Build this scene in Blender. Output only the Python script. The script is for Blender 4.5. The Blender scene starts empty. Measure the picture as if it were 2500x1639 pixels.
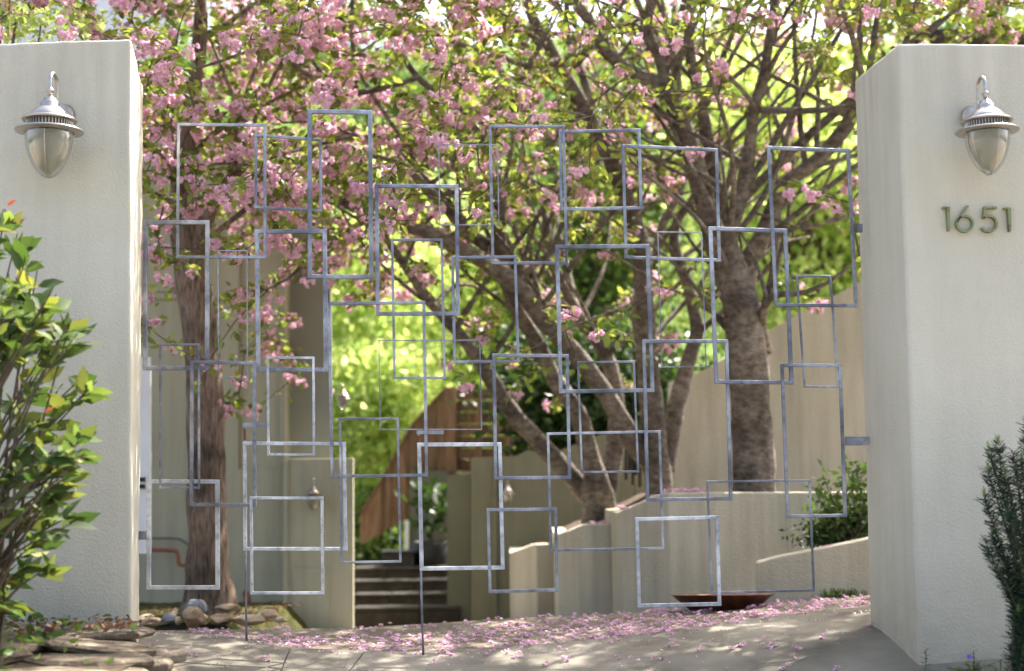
import bpy, bmesh, math, random
import numpy as np
from mathutils import Vector, Matrix, noise as mnoise
random.seed(11); RNG = np.random.default_rng(11)
S = bpy.context.scene; COL = S.collection
R = math.radians

# ------------------------------------------------------------------ camera
FPX = 3472.0                      # focal length in pixels of a 2500 px wide frame (50 mm on 36 mm)
CAM = Vector((0, 0, 0.86)); PITCH = R(5.7); ROLL = -0.012
ROT = Matrix.Rotation(math.pi/2 + PITCH, 4, 'X') @ Matrix.Rotation(ROLL, 4, 'Z')
cam_d = bpy.data.cameras.new('camera'); cam = bpy.data.objects.new('camera', cam_d); COL.objects.link(cam)
cam.matrix_world = Matrix.Translation(CAM) @ ROT
cam_d.sensor_width = 36; cam_d.lens = 50; cam_d.clip_start = 0.05; cam_d.clip_end = 800
cam_d.dof.use_dof = True; cam_d.dof.focus_distance = 7.15; cam_d.dof.aperture_fstop = 1.3; cam_d.dof.aperture_blades = 0
S.camera = cam

# ------------------------------------------------------------------ light
SUN = Vector((0.42, 0.50, 0.86)).normalized()
el = math.asin(SUN.z); az = math.atan2(SUN.x, SUN.y)
w = bpy.data.worlds.new('World'); S.world = w; w.use_nodes = True
nt = w.node_tree; nt.nodes.clear()
sky = nt.nodes.new('ShaderNodeTexSky'); sky.sky_type = 'NISHITA'; sky.sun_disc = False
sky.sun_elevation = el; sky.sun_rotation = az; sky.air_density = 1.0; sky.dust_density = 6.0; sky.ozone_density = .6
bgn = nt.nodes.new('ShaderNodeBackground'); bgn.inputs[1].default_value = 0.15
wo = nt.nodes.new('ShaderNodeOutputWorld')
nt.links.new(sky.outputs[0], bgn.inputs[0]); nt.links.new(bgn.outputs[0], wo.inputs[0])
sl = bpy.data.lights.new('sun', 'SUN'); sl.energy = 5.0; sl.angle = R(0.53); sl.color = (1.0, 0.95, 0.87)
so = bpy.data.objects.new('sun', sl); COL.objects.link(so); so.rotation_euler = SUN.to_track_quat('Z', 'Y').to_euler()
so.location = (6, 8, 14)
S.view_settings.view_transform = 'Standard'; S.view_settings.look = 'None'
S.view_settings.gamma = 1; S.view_settings.use_curve_mapping = False
S.view_settings.exposure = 1.78
S.cycles.max_bounces = 8; S.cycles.transmission_bounces = 8; S.cycles.transparent_max_bounces = 10
S.cycles.use_denoising = True

# ------------------------------------------------------------------ helpers
M3 = ROT.to_3x3()
def P(X, Y, d):
    """the point of the place at distance d (world y) that stands on the sight line of photograph pixel X, Y"""
    v = M3 @ Vector(((X-1250)/FPX, (819.5-Y)/FPX, -1.0))
    return CAM + v * (d / v.y)

WL = {}
def empty(name, loc, label, cat, group=None):
    o = bpy.data.objects.new(name, None); COL.objects.link(o); o.location = loc; o.empty_display_size = .1
    o['label'] = label; o['category'] = cat
    if group: o['group'] = group
    WL[o.name] = Vector(loc)
    return o
def tag(o, label=None, cat=None, group=None, kind=None):
    if label: o['label'] = label
    if cat: o['category'] = cat
    if group: o['group'] = group
    if kind: o['kind'] = kind
    return o
def obj(name, verts, faces, mat, parent=None, smooth=False, kind=None, keep=False):
    v = np.asarray(verts, dtype=np.float64).reshape(-1, 3)
    if parent is None and not keep:
        org = Vector(((v[:, 0].min()+v[:, 0].max())/2, (v[:, 1].min()+v[:, 1].max())/2, v[:, 2].min()))
        v = v - np.array(org)
    me = bpy.data.meshes.new(name)
    if isinstance(faces, np.ndarray):
        n, k = faces.shape
        me.vertices.add(len(v)); me.vertices.foreach_set('co', v.ravel())
        me.loops.add(n*k); me.loops.foreach_set('vertex_index', faces.ravel().astype(np.int32))
        me.polygons.add(n); me.polygons.foreach_set('loop_start', np.arange(0, n*k, k, dtype=np.int32))
        me.update(calc_edges=True)
    else:
        me.from_pydata([tuple(x) for x in v], [], faces); me.update()
    if smooth: me.polygons.foreach_set('use_smooth', [True]*len(me.polygons))
    me.materials.append(mat)
    o = bpy.data.objects.new(name, me); COL.objects.link(o)
    if parent is not None:
        o.parent = parent; o.location = -WL[parent.name]; WL[o.name] = Vector((0, 0, 0))
    elif not keep:
        o.location = org; WL[o.name] = org
    else: WL[o.name] = Vector((0, 0, 0))
    if kind: o['kind'] = kind
    return o
def bevel(o, wd, seg=1):
    m = o.modifiers.new('bevel', 'BEVEL'); m.width = wd; m.segments = seg; m.limit_method = 'ANGLE'; return o
class MB:
    def __init__(s): s.v = []; s.f = []
    def add(s, vs, fs):
        n = len(s.v); s.v += [tuple(x) for x in vs]; s.f += [tuple(i+n for i in f) for f in fs]; return s
    def box(s, a, b):
        x0, y0, z0 = a; x1, y1, z1 = b
        return s.add([(x0,y0,z0),(x1,y0,z0),(x1,y1,z0),(x0,y1,z0),(x0,y0,z1),(x1,y0,z1),(x1,y1,z1),(x0,y1,z1)],
              [(0,3,2,1),(4,5,6,7),(0,1,5,4),(1,2,6,5),(2,3,7,6),(3,0,4,7)])
    def prism(s, front, off):
        """front: loop of points (counter-clockwise seen from the camera); off: extrusion vector"""
        n = len(front); off = Vector(off)
        vs = [Vector(p) for p in front] + [Vector(p)+off for p in front]
        fs = [tuple(range(n)), tuple(range(2*n-1, n-1, -1))] + [(i, i+n, (i+1) % n + n, (i+1) % n) for i in range(n)]
        return s.add(vs, fs)
    def tube(s, pts, rad, n=8, caps=True, rough=0.0):
        pts = [Vector(p) for p in pts]; m = len(pts)
        if not hasattr(rad, '__len__'): rad = [rad]*m
        up = Vector((0.13, -0.95, 0.21)); vs = []; fs = []
        pa = None
        for i, p in enumerate(pts):
            t = (pts[min(i+1, m-1)] - pts[max(i-1, 0)]).normalized()
            a = (pa - t*pa.dot(t)) if pa is not None else up - t*up.dot(t)
            if a.length < 1e-4: a = t.orthogonal()
            a.normalize(); pa = a; b = t.cross(a)
            for k in range(n):
                q = 2*math.pi*k/n; rr = rad[i]
                if rough: rr *= 1 + rough*mnoise.noise(Vector((p.x*4+math.cos(q)*1.3, p.y*4+math.sin(q)*1.3, p.z*4)))
                vs.append(p + (a*math.cos(q) + b*math.sin(q))*rr)
        for i in range(m-1):
            for k in range(n):
                k2 = (k+1) % n; fs.append((i*n+k, i*n+k2, (i+1)*n+k2, (i+1)*n+k))
        if caps: fs += [tuple(range(n-1, -1, -1)), tuple((m-1)*n+k for k in range(n))]
        return s.add(vs, fs)
    def lathe(s, prof, n=40, c=(0, 0, 0)):
        vs = []; fs = []
        for z, r in prof:
            for k in range(n):
                q = 2*math.pi*k/n; vs.append((c[0]+r*math.cos(q), c[1]+r*math.sin(q), c[2]+z))
        for i in range(len(prof)-1):
            for k in range(n):
                k2 = (k+1) % n; fs.append((i*n+k, i*n+k2, (i+1)*n+k2, (i+1)*n+k))
        return s.add(vs, fs)
    def obj(s, name, mat, parent=None, **k): return obj(name, s.v, s.f, mat, parent, **k)
def copy_tree(o, parent=None):
    c = o.copy(); COL.objects.link(c); c.parent = parent
    for ch in list(o.children): copy_tree(ch, c)
    return c
def spline(pts, per=4):
    """smooth resampling of a list of (Vector, radius)"""
    out = []
    n = len(pts)
    for i in range(n-1):
        p0 = pts[max(i-1, 0)]; p1 = pts[i]; p2 = pts[i+1]; p3 = pts[min(i+2, n-1)]
        for k in range(per):
            t = k/per
            q = .5*((2*p1[0]) + (p2[0]-p0[0])*t + (2*p0[0]-5*p1[0]+4*p2[0]-p3[0])*t*t + (3*p1[0]-p0[0]-3*p2[0]+p3[0])*t**3)
            out.append((q, p1[1]*(1-t)+p2[1]*t))
    out.append(pts[-1]); return out

# ------------------------------------------------------------------ materials
def new_mat(name):
    m = bpy.data.materials.new(name); m.use_nodes = True; nt = m.node_tree
    return m, nt, nt.nodes['Principled BSDF']
def nd(nt, t, **k):
    n = nt.nodes.new(t)
    for a, b in k.items(): setattr(n, a, b)
    return n
def noise_col(nt, stops, scale, detail=6, rough=.6, vec=None, stretch=None):
    if vec is None:
        g = nd(nt, 'ShaderNodeNewGeometry'); vec = g.outputs['Position']
    if stretch:
        mp = nd(nt, 'ShaderNodeMapping'); mp.inputs['Scale'].default_value = stretch
        nt.links.new(vec, mp.inputs[0]); vec = mp.outputs[0]
    n = nd(nt, 'ShaderNodeTexNoise'); n.inputs['Scale'].default_value = scale; n.inputs['Detail'].default_value = detail
    n.inputs['Roughness'].default_value = rough; nt.links.new(vec, n.inputs['Vector'])
    r = nd(nt, 'ShaderNodeValToRGB'); r.color_ramp.elements.remove(r.color_ramp.elements[1])
    for i, (p, c) in enumerate(stops):
        e = r.color_ramp.elements[0] if i == 0 else r.color_ramp.elements.new(p)
        e.position = p; e.color = (*c, 1) if len(c) == 3 else c
    nt.links.new(n.outputs[0], r.inputs[0])
    return r.outputs[0], n.outputs[0]
def bump(nt, b, src, strength, dist, prev=None):
    n = nd(nt, 'ShaderNodeBump'); n.inputs['Strength'].default_value = strength; n.inputs['Distance'].default_value = dist
    nt.links.new(src, n.inputs['Height'])
    if prev is not None: nt.links.new(prev, n.inputs['Normal'])
    nt.links.new(n.outputs[0], b.inputs['Normal']); return n.outputs[0]
def mul(nt, a, b, fac=1.0):
    m = nd(nt, 'ShaderNodeMixRGB', blend_type='MULTIPLY'); m.inputs[0].default_value = fac
    nt.links.new(a, m.inputs[1]); nt.links.new(b, m.inputs[2]); return m.outputs[0]
def surface(name, stops, scale, rough=.85, metal=0.0, bs=80, bstr=.4, bd=.01, stretch=None, streak=0.0, detail=6, spec=.3, bstretch=None, island=0.0):
    m, nt, b = new_mat(name)
    c, h = noise_col(nt, stops, scale, stretch=stretch, detail=detail)
    if streak:
        c2, _ = noise_col(nt, [(.35, (1-streak,)*3), (.6, (1, 1, 1))], 3.0, stretch=(3, 3, .25))
        c = mul(nt, c, c2)
    if island:
        g = nd(nt, 'ShaderNodeObjectInfo'); r = nd(nt, 'ShaderNodeMapRange')
        r.inputs[3].default_value = 1-island; r.inputs[4].default_value = 1+island
        nt.links.new(g.outputs['Random'], r.inputs[0]); c = mul(nt, c, r.outputs[0])
    nt.links.new(c, b.inputs['Base Color']); b.inputs['Roughness'].default_value = rough; b.inputs['Metallic'].default_value = metal
    b.inputs['Specular IOR Level'].default_value = spec
    if bstr:
        _, h2 = noise_col(nt, [(0, (0, 0, 0)), (1, (1, 1, 1))], bs, detail=4, stretch=bstretch)
        bump(nt, b, h2, bstr, bd)
    return m
def leafy(name, cols, trans=.45, tint=(1, 1, 1), rough=.5, island=True):
    """thin leaves or petals: colour varies leaf by leaf, light passes through"""
    m, nt, b = new_mat(name)
    g = nd(nt, 'ShaderNodeNewGeometry'); oi = nd(nt, 'ShaderNodeObjectInfo')
    ad = nd(nt, 'ShaderNodeMath', operation='ADD'); nt.links.new(g.outputs['Random Per Island'], ad.inputs[0]); nt.links.new(oi.outputs['Random'], ad.inputs[1])
    fr = nd(nt, 'ShaderNodeMath', operation='FRACT'); nt.links.new(ad.outputs[0], fr.inputs[0])
    r = nd(nt, 'ShaderNodeValToRGB'); r.color_ramp.elements.remove(r.color_ramp.elements[1])
    for i, c in enumerate(cols):
        e = r.color_ramp.elements[0] if i == 0 else r.color_ramp.elements.new(i/(len(cols)-1))
        e.position = i/max(1, len(cols)-1); e.color = (*c, 1)
    nt.links.new(fr.outputs[0], r.inputs[0])
    nt.links.new(r.outputs[0], b.inputs['Base Color']); b.inputs['Roughness'].default_value = rough
    b.inputs['Specular IOR Level'].default_value = .35
    tr = nd(nt, 'ShaderNodeBsdfTranslucent')
    mm = nd(nt, 'ShaderNodeMixRGB', blend_type='MULTIPLY'); mm.inputs[0].default_value = 1; mm.inputs[2].default_value = (*tint, 1)
    nt.links.new(r.outputs[0], mm.inputs[1]); nt.links.new(mm.outputs[0], tr.inputs[0])
    mx = nd(nt, 'ShaderNodeMixShader'); mx.inputs[0].default_value = trans
    nt.links.new(b.outputs[0], mx.inputs[1]); nt.links.new(tr.outputs[0], mx.inputs[2])
    nt.links.new(mx.outputs[0], nt.nodes['Material Output'].inputs[0])
    return m
MAT = {}
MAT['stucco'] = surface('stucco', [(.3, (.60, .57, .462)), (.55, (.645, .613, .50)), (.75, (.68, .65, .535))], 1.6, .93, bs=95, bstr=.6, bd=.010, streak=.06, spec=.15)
m = MAT['stucco']; nt = m.node_tree; b = nt.nodes['Principled BSDF']; src = b.inputs['Base Color'].links[0].from_socket
g = nd(nt, 'ShaderNodeNewGeometry'); sx = nd(nt, 'ShaderNodeSeparateXYZ'); nt.links.new(g.outputs['Position'], sx.inputs[0])
mr = nd(nt, 'ShaderNodeMapRange'); mr.inputs[1].default_value = .50; mr.inputs[2].default_value = -.05; nt.links.new(sx.outputs[2], mr.inputs[0])
_, hn = noise_col(nt, [(0, (0, 0, 0)), (1, (1, 1, 1))], 9, detail=8)
mm_ = nd(nt, 'ShaderNodeMath', operation='MULTIPLY'); nt.links.new(mr.outputs[0], mm_.inputs[0]); nt.links.new(hn, mm_.inputs[1])
mx = nd(nt, 'ShaderNodeMixRGB'); nt.links.new(mm_.outputs[0], mx.inputs[0]); nt.links.new(src, mx.inputs[1]); mx.inputs[2].default_value = (.33, .27, .19, 1)
mt2 = nd(nt, 'ShaderNodeMapRange'); mt2.inputs[1].default_value = 2.1; mt2.inputs[2].default_value = 2.95; nt.links.new(sx.outputs[2], mt2.inputs[0])
_, hs = noise_col(nt, [(0, (0, 0, 0)), (1, (1, 1, 1))], 5, detail=4, stretch=(2.3, 2.3, .2))
pw = nd(nt, 'ShaderNodeMath', operation='POWER'); nt.links.new(hs, pw.inputs[0]); pw.inputs[1].default_value = 2.2
m3 = nd(nt, 'ShaderNodeMath', operation='MULTIPLY'); nt.links.new(mt2.outputs[0], m3.inputs[0]); nt.links.new(pw.outputs[0], m3.inputs[1])
mx2 = nd(nt, 'ShaderNodeMixRGB'); nt.links.new(m3.outputs[0], mx2.inputs[0]); nt.links.new(mx.outputs[0], mx2.inputs[1]); mx2.inputs[2].default_value = (.30, .27, .20, 1)
nt.links.new(mx2.outputs[0], b.inputs['Base Color'])
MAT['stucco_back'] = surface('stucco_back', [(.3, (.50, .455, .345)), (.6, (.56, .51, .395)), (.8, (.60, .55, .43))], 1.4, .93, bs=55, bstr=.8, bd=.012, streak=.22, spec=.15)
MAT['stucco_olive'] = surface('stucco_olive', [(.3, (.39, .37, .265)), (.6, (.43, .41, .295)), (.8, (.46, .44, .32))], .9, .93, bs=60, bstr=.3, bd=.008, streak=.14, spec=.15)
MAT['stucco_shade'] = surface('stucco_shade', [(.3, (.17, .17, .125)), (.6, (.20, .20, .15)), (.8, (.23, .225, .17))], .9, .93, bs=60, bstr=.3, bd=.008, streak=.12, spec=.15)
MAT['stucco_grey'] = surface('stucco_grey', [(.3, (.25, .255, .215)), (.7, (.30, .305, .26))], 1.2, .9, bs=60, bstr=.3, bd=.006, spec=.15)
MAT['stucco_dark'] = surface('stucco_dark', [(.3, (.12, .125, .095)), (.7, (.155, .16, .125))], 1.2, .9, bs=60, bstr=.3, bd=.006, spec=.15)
MAT['soil'] = surface('soil', [(.3, (.05, .035, .022)), (.7, (.12, .085, .055))], 14, 1, bs=60, bstr=.8, bd=.02)
MAT['concrete'] = surface('concrete', [(.25, (.08, .072, .054)), (.42, (.155, .14, .108)), (.56, (.21, .19, .148)), (.8, (.29, .265, .212))], 1.9, .9, bs=160, bstr=.5, bd=.004, detail=10)
MAT['aggregate'] = surface('aggregate', [(.3, (.10, .08, .055)), (.5, (.17, .14, .10)), (.7, (.25, .21, .16))], 34, .95, bs=130, bstr=.8, bd=.006, detail=8)
MAT['asphalt'] = surface('asphalt', [(.3, (.16, .155, .15)), (.7, (.22, .21, .20))], 5, .95, bs=90, bstr=.4)
MAT['moss'] = surface('moss', [(.3, (.03, .03, .008)), (.5, (.08, .08, .016)), (.7, (.15, .14, .03)), (.85, (.13, .09, .05))], 16, 1, bs=90, bstr=1, bd=.03)
MAT['hill'] = surface('hill', [(.3, (.07, .13, .02)), (.55, (.16, .26, .04)), (.75, (.28, .36, .09))], 1.4, 1, bs=6, bstr=1, bd=.3)
MAT['rock_tan'] = surface('rock_tan', [(.3, (.20, .13, .08)), (.48, (.46, .33, .20)), (.68, (.62, .50, .36))], 6, .9, bs=25, bstr=.6, bd=.02, island=.25)
MAT['rock_grey'] = surface('rock_grey', [(.3, (.16, .17, .18)), (.7, (.33, .34, .35))], 7, .9, bs=30, bstr=.6, bd=.02)
MAT['flagstone'] = surface('flagstone', [(.30, (.05, .042, .03)), (.46, (.15, .12, .085)), (.6, (.26, .205, .15)), (.76, (.38, .33, .27))], 4, .92, bs=28, bstr=.8, bd=.02, stretch=(1, 1.6, 4), island=.28)
MAT['step_stone'] = surface('step_stone', [(.3, (.03, .026, .021)), (.7, (.062, .053, .043))], 8, .9, bs=30, bstr=.5, island=.15)
MAT['plank'] = surface('plank', [(.3, (.10, .055, .03)), (.5, (.20, .12, .07)), (.7, (.29, .185, .11))], 6, .85, bs=20, bstr=.4, stretch=(6, 6, .5), bstretch=(6, 6, .4), island=.3)
MAT['roof'] = surface('roof', [(.3, (.05, .06, .08)), (.7, (.10, .12, .15))], 10, .8, island=.15)
MAT['dark_wood'] = surface('dark_wood', [(.3, (.03, .018, .012)), (.7, (.07, .045, .03))], 5, .8)
MAT['white_paint'] = surface('white_paint', [(.3, (.72, .73, .74)), (.7, (.8, .81, .82))], 3, .5, bstr=0)
MAT['black_iron'] = surface('black_iron', [(.3, (.015, .015, .015)), (.7, (.035, .035, .035))], 9, .55, bstr=0)
MAT['copper'] = surface('copper', [(.3, (.06, .024, .016)), (.5, (.13, .05, .03)), (.75, (.23, .095, .055))], 9, .42, .55, bs=70, bstr=.5, bd=.004)
MAT['copper_pipe'] = surface('copper_pipe', [(.3, (.22, .085, .05)), (.7, (.34, .14, .09))], 6, .6, .3, bstr=0)
MAT['rust'] = surface('rust', [(.3, (.12, .05, .02)), (.7, (.25, .11, .05))], 60, .8, .1)
MAT['violet'] = leafy('violet', [(.22, .2, .7), (.3, .25, .8)], .4)
def bark(name, cols, zs, lent):
    m, nt, b = new_mat(name)
    c, h = noise_col(nt, cols, 5, stretch=zs, detail=8)
    c2, h2 = noise_col(nt, [(.35, (.55,)*3), (.5, (1,)*3), (.68, (1.35,)*3)], 3, detail=3)
    nt.links.new(mul(nt, c, c2), b.inputs['Base Color']); b.inputs['Roughness'].default_value = .85; b.inputs['Specular IOR Level'].default_value = .3
    _, h3 = noise_col(nt, [(0, (0, 0, 0)), (1, (1, 1, 1))], lent, stretch=zs, detail=6)
    bump(nt, b, h3, 1.0, .05); return m
MAT['bark_cherry'] = bark('bark_cherry', [(.3, (.09, .068, .053)), (.47, (.195, .158, .125)), (.62, (.29, .25, .205)), (.8, (.38, .34, .29))], (3, 3, 5), 9)
MAT['bark_brown'] = bark('bark_brown', [(.32, (.08, .053, .039)), (.46, (.215, .15, .11)), (.62, (.33, .245, .185)), (.8, (.44, .35, .28))], (9, 9, 1.6), 6)
MAT['twig'] = surface('twig', [(.3, (.06, .045, .033)), (.7, (.15, .115, .085))], 20, .85)
MAT['stem_green'] = surface('stem_green', [(.3, (.10, .12, .04)), (.7, (.16, .15, .06))], 20, .7, bstr=0)
# galvanised steel of the gate, mottled by welding heat
m, nt, b = new_mat('steel')
c1, _ = noise_col(nt, [(.30, (.12, .13, .165)), (.45, (.24, .255, .30)), (.58, (.42, .44, .49)), (.75, (.66, .68, .73))], 3.2, detail=3)
c2, h2 = noise_col(nt, [(.36, (.72, .72, .72)), (.5, (1, 1, 1)), (.66, (1.1, 1.1, 1.1))], 30, detail=5)
nt.links.new(mul(nt, c1, c2), b.inputs['Base Color']); b.inputs['Metallic'].default_value = .6; b.inputs['Roughness'].default_value = .42
bump(nt, b, h2, .12, .002); MAT['steel'] = m
m2 = m.copy(); m2.name = 'flashlit_steel'; MAT['flashlit_steel'] = m2  # lightened steel copy: flash light on some frames is painted into the colour
for n_ in m.node_tree.nodes:
    if n_.type == 'VALTORGB' and n_.color_ramp.elements[0].color[2] < .3 and len(n_.color_ramp.elements) == 4:
        for e in n_.color_ramp.elements: e.color = (e.color[0]*.86, e.color[1]*.86, e.color[2]*.88, 1)
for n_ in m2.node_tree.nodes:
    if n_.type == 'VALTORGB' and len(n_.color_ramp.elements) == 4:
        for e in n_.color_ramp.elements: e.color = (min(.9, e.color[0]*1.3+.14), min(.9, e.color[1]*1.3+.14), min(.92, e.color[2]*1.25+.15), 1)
m, nt, b = new_mat('nickel')
c, h = noise_col(nt, [(.3, (.42, .38, .34)), (.7, (.56, .51, .46))], 3, stretch=(1, 1, 30))
nt.links.new(c, b.inputs['Base Color']); b.inputs['Metallic'].default_value = 1; b.inputs['Roughness'].default_value = .3; MAT['nickel'] = m
m, nt, b = new_mat('dark_metal'); b.inputs['Base Color'].default_value = (.10, .09, .08, 1); b.inputs['Metallic'].default_value = .8; b.inputs['Roughness'].default_value = .5; MAT['dark_metal'] = m
m, nt, b = new_mat('frosted_glass')
c, h = noise_col(nt, [(.3, (.33, .31, .25)), (.7, (.40, .38, .31))], 6)
nt.links.new(c, b.inputs['Base Color']); b.inputs['Roughness'].default_value = .35; b.inputs['Transmission Weight'].default_value = .15; MAT['frosted_glass'] = m
m, nt, b = new_mat('clear_glass')
tr = nd(nt, 'ShaderNodeBsdfTransparent'); tr.inputs[0].default_value = (.93, .95, .93, 1); gl = nd(nt, 'ShaderNodeBsdfGlossy'); gl.inputs['Roughness'].default_value = .08
lw = nd(nt, 'ShaderNodeLayerWeight'); lw.inputs[0].default_value = .42
mx = nd(nt, 'ShaderNodeMixShader'); nt.links.new(lw.outputs['Facing'], mx.inputs[0]); nt.links.new(tr.outputs[0], mx.inputs[1]); nt.links.new(gl.outputs[0], mx.inputs[2])
nt.links.new(mx.outputs[0], nt.nodes['Material Output'].inputs[0]); MAT['clear_glass'] = m
m, nt, b = new_mat('patina_bronze')
c, h = noise_col(nt, [(.35, (.16, .15, .10)), (.5, (.28, .29, .12)), (.62, (.20, .26, .15)), (.75, (.35, .36, .24))], 28)
nt.links.new(c, b.inputs['Base Color']); b.inputs['Metallic'].default_value = .55; b.inputs['Roughness'].default_value = .5; MAT['patina_bronze'] = m
MAT['cherry_leaf'] = leafy('cherry_leaf', [(.10, .14, .03), (.18, .24, .05), (.26, .33, .06), (.14, .20, .04), (.36, .40, .09), (.09, .14, .03), (.28, .24, .08), (.06, .10, .025)], .5, (1.4, 1.4, .9), .45)
MAT['lime_leaf'] = leafy('lime_leaf', [(.24, .36, .09), (.40, .50, .15), (.54, .62, .24), (.28, .42, .10), (.64, .68, .34), (.24, .38, .09)], .68, (1.5, 1.45, 1.2), .45)
MAT['green_leaf'] = leafy('green_leaf', [(.045, .085, .02), (.08, .14, .035), (.13, .20, .05), (.06, .11, .025)], .45, (1.4, 1.4, .8), .45)
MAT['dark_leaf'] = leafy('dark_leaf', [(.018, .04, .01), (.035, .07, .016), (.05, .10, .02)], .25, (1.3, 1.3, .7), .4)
MAT['bush_leaf'] = leafy('bush_leaf', [(.05, .09, .03), (.10, .16, .045), (.16, .23, .06), (.035, .07, .022), (.24, .26, .06), (.06, .11, .025), (.03, .06, .02), (.16, .17, .05)], .38, (1.4, 1.35, .8), .62)
MAT['red_leaf'] = leafy('red_leaf', [(.20, .045, .03), (.24, .08, .035)], .4, (1.3, 1, 1), .35)
MAT['needle'] = leafy('needle', [(.012, .032, .014), (.02, .05, .022), (.035, .075, .028)], .1, (1, 1, 1), .5)
MAT['needle_new'] = leafy('needle_new', [(.16, .27, .06), (.22, .33, .08)], .3)
MAT['blossom'] = leafy('blossom', [(.84, .54, .67), (.88, .63, .74), (.80, .48, .61), (.92, .76, .83), (.84, .57, .70), (.89, .68, .77), (.78, .50, .58)], .42, (1.1, 1.05, 1.07), .6)
MAT['petal'] = leafy('petal', [(.78, .44, .60), (.84, .56, .70), (.88, .66, .78), (.76, .38, .54)], .3, (1, 1, 1), .6)
MAT['dry_leaf'] = leafy('dry_leaf', [(.16, .08, .04), (.25, .13, .07), (.10, .06, .04)], .15)

# ------------------------------------------------------------------ cheap instancing into one mesh
def rot_frames(dirs, roll=None):
    """matrices whose Y axis is dirs"""
    d = dirs/np.linalg.norm(dirs, axis=1, keepdims=True); n = len(d)
    up = RNG.normal(size=(n, 3)); x = np.cross(d, up); x /= np.linalg.norm(x, axis=1, keepdims=True)+1e-9
    z = np.cross(x, d); return np.stack([x, d, z], axis=2)
def scatter(template, pos, mats, scale):
    tv, tf = template; n = len(pos); k = len(tv)
    v = np.einsum('nij,kj->nki', mats, tv) * np.asarray(scale).reshape(-1, 1, 1) + pos[:, None, :]
    f = (tf[None, :, :] + (np.arange(n)*k)[:, None, None]).reshape(-1, tf.shape[1])
    return v.reshape(-1, 3), f
def merge(parts):
    vs = []; fs = []; o = 0
    for v, f in parts:
        vs.append(v); fs.append(f+o); o += len(v)
    return np.concatenate(vs), np.concatenate(fs)
def leaf_template(wd=.26, fold=.08, curl=.12):
    v = np.array([(0, 0, 0), (-wd*.8, .32, fold), (-wd*.75, .66, fold-curl*.4), (0, 1, -curl), (wd*.75, .66, fold-curl*.4), (wd*.8, .32, fold), (0, .5, 0)])
    f = np.array([(0, 6, 1), (1, 6, 2), (2, 6, 3), (3, 6, 4), (4, 6, 5), (5, 6, 0)]); return v, f
LEAF = leaf_template()
LEAF2 = (np.array([(0, 0, 0), (-.26, .5, .06), (0, 1, -.1), (.26, .5, .06)]), np.array([(0, 2, 1), (0, 3, 2)]))
def blossom_template(seed, nf=6, size=.045, petals=13):
    r = np.random.default_rng(seed); parts = []
    pet = (np.array([(0, 0, 0), (-.42, .6, .10), (-.2, 1.0, -.06), (.2, 1.04, .06), (.42, .6, .10)]), np.array([(0, 4, 1), (1, 4, 3), (1, 3, 2)]))
    for i in range(nf):
        c = r.normal(size=3); c /= np.linalg.norm(c); c *= size*(.75+.35*r.random()); c[2] *= .75
        d = r.normal(size=(petals, 3)) + c/size*.9; d /= np.linalg.norm(d, axis=1, keepdims=True)
        x = np.cross(d, r.normal(size=(petals, 3))); x /= np.linalg.norm(x, axis=1, keepdims=True)
        m = np.stack([x, d, np.cross(x, d)], axis=2)
        tv, tf = pet; s = size*(.45+.16*r.random(petals))
        v = np.einsum('nij,kj->nki', m, tv)*s[:, None, None] + c
        f = (tf[None]+(np.arange(petals)*5)[:, None, None]).reshape(-1, 3)
        parts.append((v.reshape(-1, 3), f))
    return merge(parts)
BLOS = [blossom_template(i, nf=5+i % 3, size=.047, petals=16) for i in range(5)]
BLOS_LOW = [blossom_template(20+i, nf=4, petals=8) for i in range(3)]
def mesh_data(name, tpl, mat):
    me = bpy.data.meshes.new(name); me.from_pydata([tuple(x) for x in tpl[0]], [], [tuple(int(i) for i in f) for f in tpl[1]]); me.update()
    me.materials.append(mat); return me

# ================================================================== THE SETTING
def interp(x, pts):
    if x <= pts[0][0]: return pts[0][1]
    for (a, b), (c, d) in zip(pts, pts[1:]):
        if x <= c:
            t = (x-a)/(c-a); return b+(d-b)*t
    return pts[-1][1]
F_Y = [(-30, -2.6), (-6, -1.25), (0, -.72), (6.3, -.13), (7.2, -.035), (7.9, .0), (8.9, .0), (9.5, -.075), (12, -.345), (14.5, -.60), (17, -.70), (19, -.6), (60, 3.0)]
def ground(x, y):
    z = interp(y, F_Y)
    k = max(0, min(1, (y-4)/3)) * (max(0, min(1, (8.3-y)/.8)) if x < 0 else max(0, min(1, (10.5-y)/2)))
    if x < 0: z -= .05*max(0, min(1, (y-7.5)/.8))*min(1, -x)
    xx = min(abs(x), 2.3)
    return z + .024*xx*xx*k + (.03*max(0, min(1, x/1.5))*k)
def grid(xs, ys, zf):
    vs = [(x, y, zf(x, y)) for y in ys for x in xs]; nx = len(xs); fs = []
    for j in range(len(ys)-1):
        for i in range(nx-1): fs.append((j*nx+i, j*nx+i+1, (j+1)*nx+i+1, (j+1)*nx+i))
    return vs, fs
xs = sorted(set([-120, -60, -30, -15, -8] + [round(-5+.25*i, 3) for i in range(41)] + [8, 15, 30, 60, 120]))
ys = sorted(set([-80, -40, -20, -10, -6, -3, 0] + [round(2+.25*i, 3) for i in range(73)] + [22, 25, 30, 40, 60]))
def yard(x, y):
    z = ground(x, y)
    if y > 16: z += max(0, (y-16))*.16 + max(0, abs(x)-3)*.04
    return z
v, f = grid(xs, ys, lambda x, y: yard(x, y)); obj('courtyard_ground', v, f, MAT['aggregate'], keep=True, kind='structure', smooth=True)
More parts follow.
